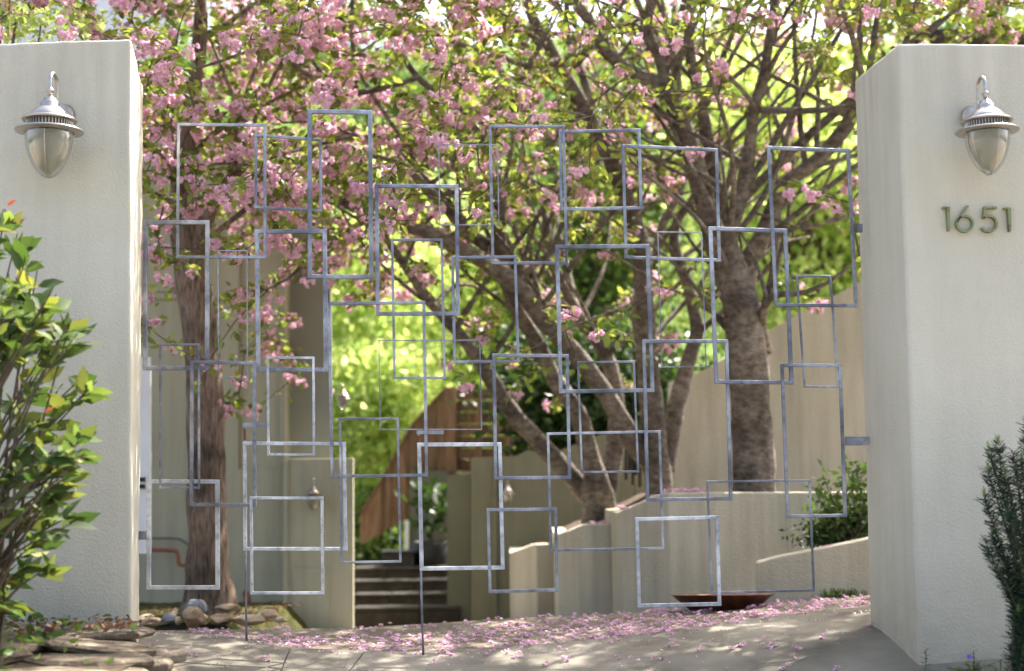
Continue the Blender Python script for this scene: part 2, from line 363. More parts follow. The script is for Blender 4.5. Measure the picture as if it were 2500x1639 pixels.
# street behind the camera and its far pavement
v, f = grid([-120, -40, -10, -4, 0, 4, 10, 40, 120], [-60, -20, -8, -4, -1.5], lambda x, y: yard(x, y)+.006); obj('street', v, f, MAT['asphalt'], keep=True, kind='structure')
# green hillside behind the house
v, f = grid(np.linspace(-60, 60, 41), np.linspace(21, 90, 24), lambda x, y: -.2+(y-21)*.42+.9*mnoise.noise(Vector((x*.2, y*.2, 0)))); obj('hillside', v, f, MAT['hill'], keep=True, kind='structure', smooth=True)

# concrete apron: slabs with open joints, their far edge proud of the aggregate
EDGE = [(-1.95, 8.35), (-1.6, 7.75), (-1.2, 7.32), (-.6, 7.28), (0, 7.45), (.6, 7.62), (1.2, 7.85), (1.75, 7.95), (2.0, 7.95)]
def slab(xa0, xa1, xb0, xb1):
    """left border runs xa0 (far) -> xa1 (near), right border xb0 -> xb1"""
    nx, ny = 26, 26; vs = []; fs = []
    for j in range(ny):
        for i in range(nx):
            t = i/(nx-1); u = j/(ny-1)
            xf = xa0+(xb0-xa0)*t; xn = xa1+(xb1-xa1)*t
            yf = interp(xf, EDGE); y = yf + (2.2-yf)*u**1.4; x = xf+(xn-xf)*u**1.4
            vs.append((x, y, ground(x, y)+.016+.004*mnoise.noise(Vector((x*2, y*2, 0)))))
    for j in range(ny-1):
        for i in range(nx-1): a = j*nx+i; fs.append((a, a+nx, a+nx+1, a+1))
    n0 = len(vs); rim = [i for i in range(nx)] + [j*nx+nx-1 for j in range(1, ny)] + [(ny-1)*nx+i for i in range(nx-2, -1, -1)] + [j*nx for j in range(ny-2, 0, -1)]
    for a in rim: x, y, z = vs[a]; vs.append((x, y, z-.05))
    m = len(rim)
    for k in range(m): fs.append((rim[k], rim[(k+1) % m], n0+(k+1) % m, n0+k))
    return vs, fs
for a in [(-1.95, -2.2, -1.14, -.83), (-1.132, -.822, -.76, -1.15), (-.752, -1.142, 2.02, 3.1)]:
    v, f = slab(*a); obj('concrete_slab', v, f, MAT['concrete'], keep=True, kind='structure', smooth=False)

# ------------------------------------------------------------------ gate pillars
def pillar(corners, zb, label, bump_amp):
    """corners: plan outline with top heights [(bottom xy), (top xy), ztop]"""
    bm = bmesh.new(); bot = [bm.verts.new((b[0], b[1], zb)) for b, t, z in corners]; top = [bm.verts.new((t[0], t[1], z)) for b, t, z in corners]
    n = len(bot); bm.faces.new(bot[::-1]); bm.faces.new(top)
    for i in range(n): bm.faces.new((bot[i], bot[(i+1) % n], top[(i+1) % n], top[i]))
    bmesh.ops.recalc_face_normals(bm, faces=bm.faces)
    bmesh.ops.bevel(bm, geom=list(bm.edges), offset=.022, segments=3, profile=.6, affect='EDGES')
    for _ in range(5):
        es = [e for e in bm.edges if e.calc_length() > .09]
        if es: bmesh.ops.subdivide_edges(bm, edges=es, cuts=1, use_grid_fill=True)
    bmesh.ops.triangulate(bm, faces=[f for f in bm.faces if len(f.verts) > 4])
    for v in bm.verts:
        v.co += mnoise.noise_vector(v.co*5)*bump_amp + mnoise.noise_vector(v.co*17)*bump_amp*.6
    me = bpy.data.meshes.new('pillar_body'); bm.to_mesh(me); bm.free(); me.materials.append(MAT['stucco'])
    me.polygons.foreach_set('use_smooth', [True]*len(me.polygons))
    o = bpy.data.objects.new('stucco_pillar', me); COL.objects.link(o); WL[o.name] = Vector()
    return tag(o, label, 'pillar')
def xy(p): return (p.x, p.y)
YF, YB = 6.5, 7.35
a0, a1 = P(327, 1639, YF), P(320, 95, YF); b0, b1 = P(341, 1520, YB), P(350, 160, YB)
pl = pillar([((-3.4, YF), (-3.4, YF), a1.z-.03), (xy(a0), xy(a1), a1.z), (xy(b0), xy(b1), a1.z+.01), ((-3.4, YB), (-3.4, YB), a1.z)], -.45,
            'left grey stucco gate pillar behind the leafy bush, its inner edge in sunlight', .006)
a0, a1 = P(2243, 1634, YF), P(2191, 106, YF); b0, b1 = P(2122, 1523, YB), P(2086, 194, YB)
c1 = P(2500, 119, YF)
pr = pillar([(xy(a0), xy(a1), a1.z), ((3.6, YF), (3.6, YF), c1.z), ((3.6, YB), (3.6, YB), c1.z), (xy(b0), xy(b1), b1.z)], -.45,
            'right stucco gate pillar that carries the house number', .003)

# ------------------------------------------------------------------ the gate
gate = empty('metal_gate', (0, 7.17, 0.0), 'steel driveway gate of overlapping open rectangles between the two pillars', 'gate')
FR = [ # four outer corners TL TR BR BL (x,y), bar width, layer (smaller is nearer the street)
 ((432,300),(650,302),(649.5,631.6),(429.3,630.6),6.5,1), ((621,326),(784.5,339),(785.5,518),(621,508.7),6,4),
 ((750.3,267),(908,269),(911,681),(751,680),9.5,3), ((349.5,537.6),(510.8,537.6),(509.5,904),(347.7,904),9.5,0),
 ((621.6,559.7),(797,560),(800,908),(625,908),9.5,2), ((530.7,611),(604.3,611),(605,925),(532.6,925),2.4,.3),
 ((387.6,839),(488,839),(488,1194),(387.6,1194),5.3,-.8), ((463.8,879.3),(625,883),(625,1237.5),(462,1236.5),8,-1.6),
 ((357,1170.3),(535,1171.4),(535.7,1440.3),(357,1440),9.5,0), ((650.5,871),(767.6,871),(769,1113),(652,1113),5.5,1),
 ((592.4,1078.4),(843.8,1079.5),(847.5,1345),(593.5,1345),8,0), ((609,1212.3),(789,1213),(791,1452),(611,1452),6.5,-2.5),
 ((799,738),(1038,734.6),(1045,1164),(807,1167),7,-1), ((826.5,1020),(973.6,1019.6),(980.3,1374),(830.6,1376.7),5.5,-1.9),
 ((914.8,449.3),(1118.7,450.3),(1122.4,770.4),(917.5,770.4),8.5,0), ((954.2,582.8),(1080.4,582.8),(1088.5,925.6),(960,925.6),5.5,-1.8),
 ((924,830.5),(1172.6,829.5),(1177,1050),(927,1050),2.5,.4), ((1069.3,352),(1215.4,353),(1219.6,550.7),(1072.5,550.7),2.5,2),
 ((1192.8,304.8),(1378.8,305.8),(1387,646),(1200,645),6.5,1), ((1364,318),(1563.8,313.7),(1569,511.3),(1367.2,514),7,2),
 ((1517.5,352),(1753,362.6),(1760.3,639),(1525,631.6),7,.9), ((1100.9,625.9),(1261,623.8),(1268.7,885),(1106.4,887.7),6.5,1),
 ((1355,598),(1585.8,596),(1598,957.6),(1365,960.8),9,-.9), ((1201.5,863),(1388.7,865),(1395,1170.3),(1206.2,1171.4),7.8,0),
 ((1018,1081),(1224.6,1080.5),(1232.4,1391),(1024.5,1394),9,1), ((1187.8,1241.2),(1360.4,1239.6),(1364,1445),(1192.5,1449.2),7.4,0),
 ((1408.7,882.5),(1550,880.4),(1561,1154),(1418,1156),5,-.1), ((1334.6,1056.3),(1613,1050.6),(1622.4,1342),(1342,1347.3),6,.7),
 ((1568.3,829),(1778,829),(1789,1221.8),(1577.3,1224.4),8,-1.8), ((1604.8,565),(1714,566.5),(1725.4,897.7),(1614,897.7),2.5,-.9),
 ((1729.8,552.8),(1922,559),(1938.3,938.7),(1744.8,937),9,-2.6), ((1873,356.3),(2075.5,363.6),(2095,750.4),(1891.5,748.3),8,-3.4),
 ((1943,671),(2030.3,672),(2050,947.6),(1962.4,946.6),5,-2.6), ((1905.7,888.3),(2055.4,888.3),(2068.5,1262.8),(1920,1265),7.5,-3.4),
 ((1724.4,1174),(1979.2,1170.3),(1990.3,1444.5),(1736,1450),5,-2.6), ((1550.5,1263.8),(1755,1259),(1761.6,1479.7),(1556.3,1484.4),8.5,-3.4)]
def gd(x): return 7.17
for fi, (tl, tr, br, bl, t, ly) in enumerate(FR):
    off = 7.17 + ly*.0115
    O4 = [P(*c, off) for c in (tl, tr, br, bl)]
    tw = t*1.06*off/FPX
    cx = sum((p for p in O4), Vector())/4
    I4 = []
    for i in range(4):
        p = O4[i]; e1 = (O4[(i+1) % 4]-p).normalized(); e2 = (O4[i-1]-p).normalized(); I4.append(p+(e1+e2)*tw)
    n = Vector((0, 1, 0))*tw
    vs = O4 + I4 + [p+n for p in O4] + [p+n for p in I4]; fs = []
    for i in range(4):
        j = (i+1) % 4
        fs += [(i, 4+i, 4+j, j), (8+i, 8+j, 12+j, 12+i), (i, j, 8+j, 8+i), (4+i, 12+i, 12+j, 4+j)]
    o = obj('frame', vs, fs, MAT['flashlit_steel' if fi in (8, 9, 10, 11, 24, 35) else 'steel'], gate); bevel(o, min(.0022, tw*.12))
def flat_bar(name, x0, y0, x1, y1, d, th, parent=gate, mat='steel'):
    m = MB(); m.prism([P(x0, y1, d), P(x1, y1, d), P(x1, y0, d), P(x0, y0, d)], (0, th, 0)); return bevel(m.obj(name, MAT[mat], parent), .001)
flat_bar('mounting_plate', 336, 1297, 359, 1318, 7.185, .02); flat_bar('mounting_plate', 2090, 547, 2106, 567, 7.15, .02)
flat_bar('mounting_plate', 2064, 1066, 2124, 1088, 7.15, .012)
for (x0, y0, x1, y1, xr, yt, xb, yb, w_) in [(592, 1033, 656, 1043, 597.5, 1043, 602, 1565, 5.2), (1017, 1051.5, 1083, 1060.5, 1022, 1060, 1033.5, 1600, 5.8)]:
    d = 7.21; m = MB(); xm = xr+(xb-xr)*.6
    m.tube([P(xr, yt, d), P(xm, (yt+yb)*.55, d), P(xb, yb, d)], w_/2*d/FPX, 10); rod = m.obj('drop_rod', MAT['steel'], gate, smooth=True)
    flat_bar('handle', x0, y0, x1, y1, d-.006, .006, rod)
    m = MB(); m.tube([P(xr, yt+4, d-.0005), P(xr, yt+32, d-.0005)], w_/2*1.1*d/FPX, 10); m.obj('rust_patch', MAT['rust'], rod)

# ------------------------------------------------------------------ wall lanterns
def make_lamp():
    root = empty('wall_lantern', (0, 0, 0), 'lantern', 'lamp', 'nickel wall lanterns')
    m = MB(); m.lathe([(0, .0985), (.012, .096), (.025, .091), (.040, .081), (.053, .068), (.064, .053), (.071, .043), (.074, .040), (.090, .0405), (.094, .037), (.096, .031), (.106, .030), (.110, .022), (.120, .013), (.126, .008), (.126, .001)], 48)
    m.obj('dome', MAT['nickel'], root, smooth=True)
    m = MB(); m.lathe([(.002, .120), (.006, .124), (.012, .121), (.020, .100), (.014, .094), (.002, .094), (.002, .120)]); m.obj('upper_rim', MAT['nickel'], root, smooth=True)
    m = MB(); m.lathe([(-.028, .096), (.004, .098)]); m.obj('vent_collar', MAT['dark_metal'], root, smooth=True)
    m = MB()
    for k in range(44):
        q = 2*math.pi*k/44; c, s = math.cos(q), math.sin(q)
        m.tube([(c*.100, s*.100, -.026), (c*.102, s*.102, .004)], .0026, 4)
    m.obj('vent_fins', MAT['nickel'], root)
    m = MB(); m.lathe([(-.050, .112), (-.047, .150), (-.043, .1525), (-.039, .150), (-.030, .108), (-.026, .100), (-.026, .094), (-.034, .094), (-.050, .105), (-.050, .112)], 56); m.obj('brim', MAT['nickel'], root, smooth=True)
    par = lambda z, r0, z0, z1, p: r0*max(0, 1-((z0-z)/(z0-z1))**p)**.6
    m = MB(); m.lathe([(z, max(.004, par(z, .090, -.05, -.237, 2.1))) for z in np.linspace(-.05, -.236, 22)]); m.obj('frosted_globe', MAT['frosted_glass'], root, smooth=True)
    m = MB(); m.lathe([(z, max(.003, par(z, .108, -.05, -.262, 2.0))) for z in np.linspace(-.05, -.261, 26)]); m.obj('glass_shade', MAT['clear_glass'], root, smooth=True)
    for k in range(4):
        q = math.pi/2*k+.12; m = MB(); pts = []
        for z in np.linspace(-.05, -.262, 18):
            r = max(.0, par(z, .1095, -.05, -.264, 2.0)); pts.append((r*math.cos(q), r*math.sin(q), z))
        m.tube(pts, .0022, 6); m.obj('rib', MAT['nickel'], root, smooth=True)
    m = MB(); m.tube([(math.cos(t)*.097, math.sin(t)*.097, -.066) for t in np.linspace(0, 2*math.pi, 41)], .0016, 6, caps=False); m.obj('retaining_ring', MAT['nickel'], root, smooth=True)
    m = MB(); m.lathe([(.124, .006), (.125, .012), (.131, .012), (.134, .008), (.139, .015), (.146, .018), (.153, .015), (.158, .009), (.164, .0088)]); m.obj('knob', MAT['nickel'], root, smooth=True)
    arm = [(0, 0, .155), (0, 0, .195)] + [(0, .048-.048*math.cos(t), .195+.044*math.sin(t)) for t in np.linspace(.3, math.pi*.95, 10)] + [(0, .099, .17), (0, .103, .14), (0, .105, .11), (0, .118, .085), (0, .15, .078), (0, .20, .078)]
    m = MB(); m.tube([p for p, r in spline([(Vector(a), 0) for a in arm], 3)], .0085, 12); m.obj('arm', MAT['nickel'], root, smooth=True)
    m = MB(); m.tube([(0, .178, .078), (0, .198, .078)], [.05, .058], 28); m.obj('wall_plate', MAT['nickel'], root)
    return root
lamp = make_lamp()
def put_lamp(o, X, Y, d, s, lab, rz=0):
    o.location = P(X, Y, d); o.scale = (s,)*3; o.rotation_euler = (0, 0, rz); o['label'] = lab
SR = 1.045
put_lamp(lamp, 121, 298, 6.3, SR*.945, 'brushed nickel lantern with frosted globe on the left pillar')
put_lamp(copy_tree(lamp), 2409, 300, 6.3, SR*.88, 'brushed nickel lantern above the number on the right pillar', .05)
put_lamp(copy_tree(lamp), 766, 1206, 11.8, .54, 'small blurred lantern on the low olive wall beside the dark steps')
put_lamp(copy_tree(lamp), 1240, 1200, 13.95, .48, 'blurred lantern on the olive wall right of the wooden stair fence')
put_lamp(copy_tree(lamp), 838, 968, 12.1, .44, 'small blurred lantern hanging high at the house corner before the bright green trees', math.pi/2*.9)

# ------------------------------------------------------------------ house number 1651
def stroke(paths, X0, Y0, X1, Y1, lab):
    """paths in a unit box, x right and y up; drawn as a raised bronze band"""
    d = 6.475; tl = P(X0, Y0, d); tr = P(X1, Y0, d); bl = P(X0, Y1, d)
    ex = tr-tl; ey = tl-bl; hw = .0050; m = MB()
    for path, closed in paths:
        pts = [bl+ex*x+ey*y for x, y in path]; n = len(pts); L = []; Rr = []
        for i in range(n):
            a = pts[(i-1) % n] if (closed or i > 0) else pts[i]; b_ = pts[(i+1) % n] if (closed or i < n-1) else pts[i]
            t = (b_-a).normalized(); nn = Vector((-t.z, 0, t.x))*hw
            k = 1.0
            if (closed or 0 < i < n-1):
                c = (pts[i]-a).normalized().dot(t); k = 1/max(.6, c)
            L.append(pts[i]+nn*k); Rr.append(pts[i]-nn*k)
        dz = Vector((0, .026, 0)); vs = []
        for l, r in zip(L, Rr): vs += [l, r, r+dz, l+dz]
        fs = []
        for i in range(n if closed else n-1):
            a = 4*i; b2 = 4*((i+1) % n)
            for k in range(4): fs.append((a+k, a+(k+1) % 4, b2+(k+1) % 4, b2+k))
        if not closed: fs += [(0, 3, 2, 1), (4*n-4, 4*n-3, 4*n-2, 4*n-1)]
        m.add(vs, fs)
    o = m.obj('house_number', MAT['patina_bronze']); bevel(o, .0012)
    return tag(o, lab, 'house number', 'bronze house numbers on the right pillar')
arc = lambda cx, cy, rx, ry, a, b, n=22: [(cx+rx*math.cos(R(a+(b-a)*i/n)), cy+ry*math.sin(R(a+(b-a)*i/n))) for i in range(n+1)]
ONE = [([(.0, .93), (.72, .95), (.86, .02)], False)]
stroke(ONE, 2302, 503, 2320, 565, 'patinated bronze digit 1 at the left end of the number, beside the 6')
stroke([(arc(.5, .30, .46, .30, 0, 345, 26), True), ([(.68, 1.0), (.45, .78), (.16, .48), (.05, .33)], False)], 2335, 502, 2378, 565, 'patinated bronze round digit 6 with a straight slanting stem')
stroke([([(.95, .95), (.22, .95), (.16, .52)] + arc(.46, .32, .47, .31, 125, -150, 22), False)], 2396, 504, 2437, 566, 'patinated bronze digit 5 with a flat top bar')
stroke(ONE, 2452, 505, 2469, 566, 'patinated bronze digit 1 at the right end of the number, beside the 5')

# ------------------------------------------------------------------ buildings
def poly(name, pts, d, th, mat, parent, **k):
    """wall slab in a plane across the view; pts are listed counter-clockwise as seen from the street"""
    m = MB(); m.prism([P(x, y, d) for x, y in pts], (0, th, 0)); return m.obj(name, MAT[mat], parent, **k)
h1 = empty('olive_house', (-3, 12, -.5), 'olive stucco house wall with recessed panels behind the brown tree trunk', 'house')
m = MB()
zl = P(400, 733, 12).z
xa, xb = -7.5, P(582, 1000, 12).x
m.box((xa, 12, -.7), (xb, 12.6, zl-.012)); m.box((xa, 12, zl+.012), (xb, 12.6, 3.85)); m.box((xa, 12.02, zl-.012), (xb, 12.6, zl+.012)); m.obj('wall', MAT['stucco_olive'], h1)
xc = P(684, 1000, 12).x; m = MB(); zp = P(600, 1145, 12).z
m.box((xb, 12.0, -.7), (xc, 12.6, zp)); m.box((xb, 12.035, zp), (xc, 12.6, 3.5)); m.obj('wall_panel', MAT['stucco_olive'], h1)
x2 = P(697, 900, 12).x; m = MB(); m.box((xc, 11.985, -.7), (x2, 12.6, 3.5)); m.obj('pilaster', MAT['stucco_olive'], h1)
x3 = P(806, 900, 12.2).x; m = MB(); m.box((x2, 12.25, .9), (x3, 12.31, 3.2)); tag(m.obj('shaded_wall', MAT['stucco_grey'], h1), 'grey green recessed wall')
# roof of slate
e0 = Vector((-7.6, 11.6, 3.8)); m = MB(); m.prism([(-7.6, 11.5, 3.75), (-3.4, 11.5, 3.75), (-3.4, 11.5, 3.9), (-7.6, 11.5, 3.9)], (0, .1, 0)); m.obj('fascia', MAT['roof'], h1)
rf = MB(); rf.prism([(-7.6, 11.45, 3.9), (-3.3, 11.45, 3.9), (-3.3, 14.5, 5.9), (-7.6, 14.5, 5.9)], (0, 0, .08)); rf = rf.obj('roof', MAT['roof'], h1)
# low wing with its sconce
h2 = empty('garden_wall', (-1.7, 11.98, -.5), 'low olive stucco wall end with a lantern, left of the dark steps', 'wall')
xw0, xw1 = P(698, 1300, 11.9).x, P(862, 1300, 11.9).x; zt = P(760, 1120, 11.9).z
m = MB(); m.box((xw0, 11.9, -.7), (xw1, 11.98, zt)); bevel(m.obj('wall_body', MAT['stucco_olive'], h2), .004)
m = MB(); xq0, xq1 = xw0+.06, xw1-.20; m.box((xq0, 11.888, -.55), (xq1, 11.90, zt-.9)); m.obj('lower_panel', MAT['stucco_olive'], h2)
m = MB(); m.box((xw0-.02, 11.88, -.7), (xw0+.02, 11.98, zt-.01)); bevel(m.obj('edge_strip', MAT['stucco_olive'], h2), .004)
# house across the steps
h3 = empty('courtyard_house', (1, 14.2, -.6), 'olive stucco wall with a lantern behind the forked cherry tree', 'house')
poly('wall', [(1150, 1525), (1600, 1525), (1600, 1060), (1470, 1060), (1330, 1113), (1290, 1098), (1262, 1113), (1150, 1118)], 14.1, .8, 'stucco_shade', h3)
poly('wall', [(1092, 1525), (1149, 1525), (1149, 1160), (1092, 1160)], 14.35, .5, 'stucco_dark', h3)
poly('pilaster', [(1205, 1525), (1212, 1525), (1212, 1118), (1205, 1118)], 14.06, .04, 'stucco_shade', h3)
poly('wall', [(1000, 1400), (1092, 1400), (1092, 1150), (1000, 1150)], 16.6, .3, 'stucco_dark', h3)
pp = poly('door_post', [(988, 1352), (997, 1352), (997, 1272), (988, 1272)], 16.5, .15, 'white_paint', h3); tag(pp, 'cream post')
o = poly('wall_sign', [(1059, 1256), (1077, 1256), (1076, 1182), (1058, 1182)], 16.4, .05, 'white_paint', None)
tag(bevel(o, .01), 'tall narrow white panel on the shaded wall under the stair fence', 'panel')
# tan wall that climbs behind the right tree
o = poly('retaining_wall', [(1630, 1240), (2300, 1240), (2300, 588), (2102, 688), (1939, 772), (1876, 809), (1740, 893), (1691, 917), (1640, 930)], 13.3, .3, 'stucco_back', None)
tag(o, 'tall tan stucco wall with sloping top behind the thick right cherry trunk', 'wall')
# dark brown building over the right pillar
h4 = empty('brown_building', (4.6, 15, -.5), 'dark brown wooden building just above the right pillar', 'building')
poly('wall', [(2235, 700), (2700, 700), (2700, 70), (2235, 70)], 15, .5, 'dark_wood', h4)
for k in range(7): poly('board', [(2235, 105+k*28), (2700, 105+k*28), (2700, 80+k*28), (2235, 80+k*28)], 14.97, .025, 'dark_wood', h4)
# white door beside the left pillar
dr = empty('white_door', P(350, 1345, 9.6), 'white painted door edge with black hinges beside the left pillar', 'door')
poly('door_panel', [(250, 1352), (366, 1352), (366, 872), (250, 872)], 9.6, .045, 'white_paint', dr)
poly('hinge', [(340, 1176), (353, 1176), (353, 1166), (340, 1166)], 9.58, .02, 'black_iron', dr)
poly('hinge', [(340, 1193), (353, 1193), (353, 1183), (340, 1183)], 9.58, .02, 'black_iron', dr)
# copper waste pipe
m = MB(); d = 11.8
m.tube([p for p, r in spline([(P(x, y, d), 0) for x, y in [(330, 1341), (420, 1344), (431, 1347), (435, 1358), (437, 1374), (446, 1380), (500, 1382)]], 4)], .017, 10)
tag(m.obj('copper_pipe', MAT['copper_pipe'], smooth=True), 'copper pipe with two bends along the wall left of the brown trunk', 'pipe')
m = MB(); m.tube([P(597, 1450, d), P(601, 1450, d+.01), P(604, 1460, d), P(604, 1495, d)], .03, 10); tag(m.obj('downspout', MAT['copper_pipe'], smooth=True), 'short copper downspout right of the brown trunk foot', 'pipe')
m = MB(); m.tube([p for p, r in spline([(P(x, y, 11.9), 0) for x, y in [(350, 1315), (425, 1315), (448, 1322), (470, 1340)]], 4)], .009, 8); tag(m.obj('conduit', MAT['stucco_dark'], smooth=True), 'thin grey conduit above the copper pipe', 'pipe')

# steps of dark stone
st = empty('stone_stairs', (-.9, 14.5, -.65), 'dark stone steps between the two olive walls', 'stairs')
rows = [1518, 1483, 1450, 1417, 1386]; rights = [1121, 1113, 1106, 1098]
for i in range(4):
    d = 14.3+.33*i; zb = P(950, rows[i], d).z; zt = P(950, rows[i+1], d).z; xl = P(862, 1450, d).x; xr = P(rights[i], 1450, d).x
    cuts = [xl, xl+(xr-xl)*(.36 if i % 2 else .62), xr]
    for a, b_ in zip(cuts, cuts[1:]):
        m = MB(); m.box((a+.004, d, zb-.3 if i == 0 else zb), (b_-.004, 15.9, zt-.035)); m.box((a+.003, d-.02, zt-.033), (b_-.003, 15.9, zt)); bevel(m.obj('step', MAT['step_stone'], st), .006)
# potted plant and the black box at the top of the steps
def leaf_blob(centers, n_each, spread, size, tpl=LEAF2, up=.2):
    pos = []
    for c in centers:
        pos.append(np.array(c)+RNG.normal(size=(n_each, 3))*spread)
    pos = np.concatenate(pos); dirs = RNG.normal(size=pos.shape)+np.array([0, 0, up])
    return scatter(tpl, pos, rot_frames(dirs), size*(.7+.6*RNG.random(len(pos))))
pb = P(1052, 1392, 15.7); pt = empty('potted_plant', pb, 'dark leafy plant in a black pot at the top of the steps', 'plant')
m = MB(); m.lathe([(0, .0), (0, .13), (.05, .16), (.30, .22), (.31, .19), (.27, .19), (.27, 0)], 24, tuple(pb)); m.obj('pot', MAT['black_iron'], pt, smooth=True)
v, f = leaf_blob([pb+Vector((0, 0, .5)), pb+Vector((.1, 0, .65)), pb+Vector((-.08, 0, .78))], 45, (.11, .11, .12), .14, up=.8); obj('foliage', v, f, MAT['dark_leaf'], pt, kind='stuff')
m = MB(); c = P(975, 1386, 15.6); m.box((c.x-.17, c.y-.15, c.z-.02), (c.x+.17, c.y+.15, c.z+.16)); m.box((c.x-.19, c.y-.17, c.z+.162), (c.x+.19, c.y+.17, c.z+.185))
tag(bevel(m.obj('planter_box', MAT['black_iron']), .008), 'low black planter box left of the potted plant on the landing', 'planter')
# wooden stair fence
fe = empty('stair_fence', (-.7, 17, .1), 'brown wooden plank fence climbing to the right above the steps', 'fence')
top = [(878, 1258), (900, 1225), (928, 1184), (965, 1110), (1005, 1043), (1045, 992), (1085, 950)]
bot = [(878, 1330), (937, 1300), (994, 1266), (1050, 1181), (1091, 1155)]
x = 880.0
while x < 1086:
    wd = 11.5+random.random()*2; xe = x+wd-.5
    y0, y1 = interp(x, top), interp(xe, top); b0_, b1_ = interp(x, bot)+random.uniform(-6, 6), interp(xe, bot)
    poly('plank', [(x, b0_), (xe, b1_+random.uniform(-4, 4)), (xe, y1), (x, y0)], 16.8+random.uniform(0, .02), .03, 'plank', fe); x += wd
poly('post', [(1087, 1190), (1113, 1190), (1113, 946), (1087, 946)], 16.72, .14, 'plank', fe)
m = MB(); m.prism([P(a, b, 16.78) for a, b in [(878, 1258), (928, 1184), (1005, 1043), (1087, 952)][::1]] + [P(a, b, 16.78) for a, b in [(1087, 944), (1003, 1036), (926, 1177), (878, 1249)]], (0, .09, 0)); m.obj('handrail', MAT['plank'], fe)
for k in range(7):
    poly('board', [(1114, 1150-k*29), (1330, 1150-k*29), (1330, 1123-k*29), (1114, 1123-k*29)], 16.85+random.uniform(0, .015), .03, 'plank', fe)
for xp in (1165, 1235, 1300): poly('post', [(xp, 1155), (xp+13, 1155), (xp+13, 948), (xp, 948)], 16.76, .08, 'plank', fe)

# stepped planters
def planter(pts, dback, zb, lab, cat='planter wall'):
    """pts: (X, Y, depth) along the top of the front faces, left to right"""
    r = empty('planter_wall', P(*pts[0]), lab, cat)
    fr = [P(*p) for p in pts]; W = .16
    m = MB(); n = len(fr)
    back = [Vector((p.x, p.y+W, p.z)) for p in fr]
    vs = fr+back+[Vector((p.x, p.y, zb)) for p in fr]+[Vector((p.x, p.y+W, zb)) for p in fr]; fs = []
    for i in range(n-1):
        fs += [(i, i+1, n+i+1, n+i), (2*n+i, 2*n+i+1, i+1, i), (3*n+i+1, 3*n+i, n+i, n+i+1)]
    fs += [(0, n, 3*n, 2*n), (n-1, 3*n-1, 4*n-1, 2*n-1)]
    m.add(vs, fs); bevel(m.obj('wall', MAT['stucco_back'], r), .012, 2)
    # side wall going back at the left end and soil
    m = MB(); a = fr[0]; m.box((a.x-.001, a.y+W+.002, zb), (a.x+.14, dback, a.z-.004)); m.obj('side_wall', MAT['stucco_back'], r)
    so_v = []; k = 0.05
    for p in fr: so_v.append((p.x+.05, p.y+W*.7, p.z-.035))
    top_ = [(p[0], dback, p[2]) for p in so_v]
    vs = so_v+top_; m = MB(); m.add(vs, [(i, i+1, n+i+1, n+i) for i in range(n-1)]); m.obj('soil', MAT['soil'], r)
    return r
planter([(1508, 1252, 10.55), (1569, 1226, 10.28), (1600, 1213, 10.16), (1622, 1204, 10.06), (1632, 1203, 10.02), (1900, 1202, 10.15), (2230, 1200, 10.3)], 12.9, -.4, 'largest tan stucco planter wall, behind the copper bowl')
planter([(1359, 1308, 11.6), (1423, 1282, 11.35), (1443, 1280, 11.3), (1512, 1279, 11.3)], 13.6, -.6, 'middle stepped stucco planter wall around the forked cherry tree')
planter([(1244, 1351, 12.7), (1298, 1331, 12.5), (1309, 1329, 12.45), (1362, 1327, 12.5)], 13.9, -.7, 'smallest and farthest stepped stucco planter wall, leftmost of the three')
r = empty('ramp_wall', P(1847, 1500, 9.1), 'low tan wall rising towards the right pillar behind the bowl', 'wall')
m = MB(); pts = [(1847, 1520, 9.2), (2200, 1520, 8.9), (2200, 1298, 8.9), (2120, 1316, 8.97), (1978, 1345, 9.09), (1896, 1361, 9.16), (1847, 1375, 9.2)]
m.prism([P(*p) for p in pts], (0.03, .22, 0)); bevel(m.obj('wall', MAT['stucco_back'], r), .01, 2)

# copper bowl
c = P(1765, 1497, 8.75); zc_ = P(1765, 1447, 8.75).z-c.z
m = MB(); prof = [(0, .0), (0, .12), (.006, .15), (.035, .205), (.075, .25), (zc_-.02, .285), (zc_-.008, .298), (zc_-.004, .312), (zc_, .314), (zc_+.001, .305), (zc_-.012, .288), (.08, .243), (.04, .198), (.014, .14), (.010, 0)]
m.lathe(prof, 64, tuple(c-Vector((0, 0, .012)))); m.v = [(x, y, z-(y-c.y)*.070) for x, y, z in m.v]; tag(m.obj('fire_bowl', MAT['copper'], smooth=True), 'wide shallow hammered copper bowl standing before the planter', 'bowl')

# wind chimes
wc = empty('wind_chime', P(1548, 1060, 13.0), 'black tubular wind chime hanging between the cherry trunks', 'wind chime')
for x, y0, y1 in [(1528, 1073, 1172), (1537, 1060, 1150), (1545, 1073, 1184), (1552, 1066, 1160), (1562, 1090, 1190)]:
    m = MB(); m.tube([P(x, y0, 13.0), P(x, y1, 13.0)], .014, 10); m.obj('tube', MAT['black_iron'], wc, smooth=True)
m = MB(); m.tube([P(1545, 1058, 13), P(1545, 1066, 13)], .09, 20); m.obj('top_plate', MAT['black_iron'], wc)
m = MB(); m.tube([P(1545, 700, 13), P(1545, 1060, 13)], .003, 5); m.obj('cord', MAT['black_iron'], wc)
m = MB(); m.tube([P(1549, 1184, 13), P(1550, 1206, 13)], .003, 5); cc = P(1550, 1217, 13); m.tube([cc+Vector((0, 0, .05)), cc+Vector((0, 0, .03)), cc, cc-Vector((0, 0, .03)), cc-Vector((0, 0, .05))], [.002, .02, .026, .02, .002], 14); m.obj('sail', MAT['black_iron'], wc, smooth=True)

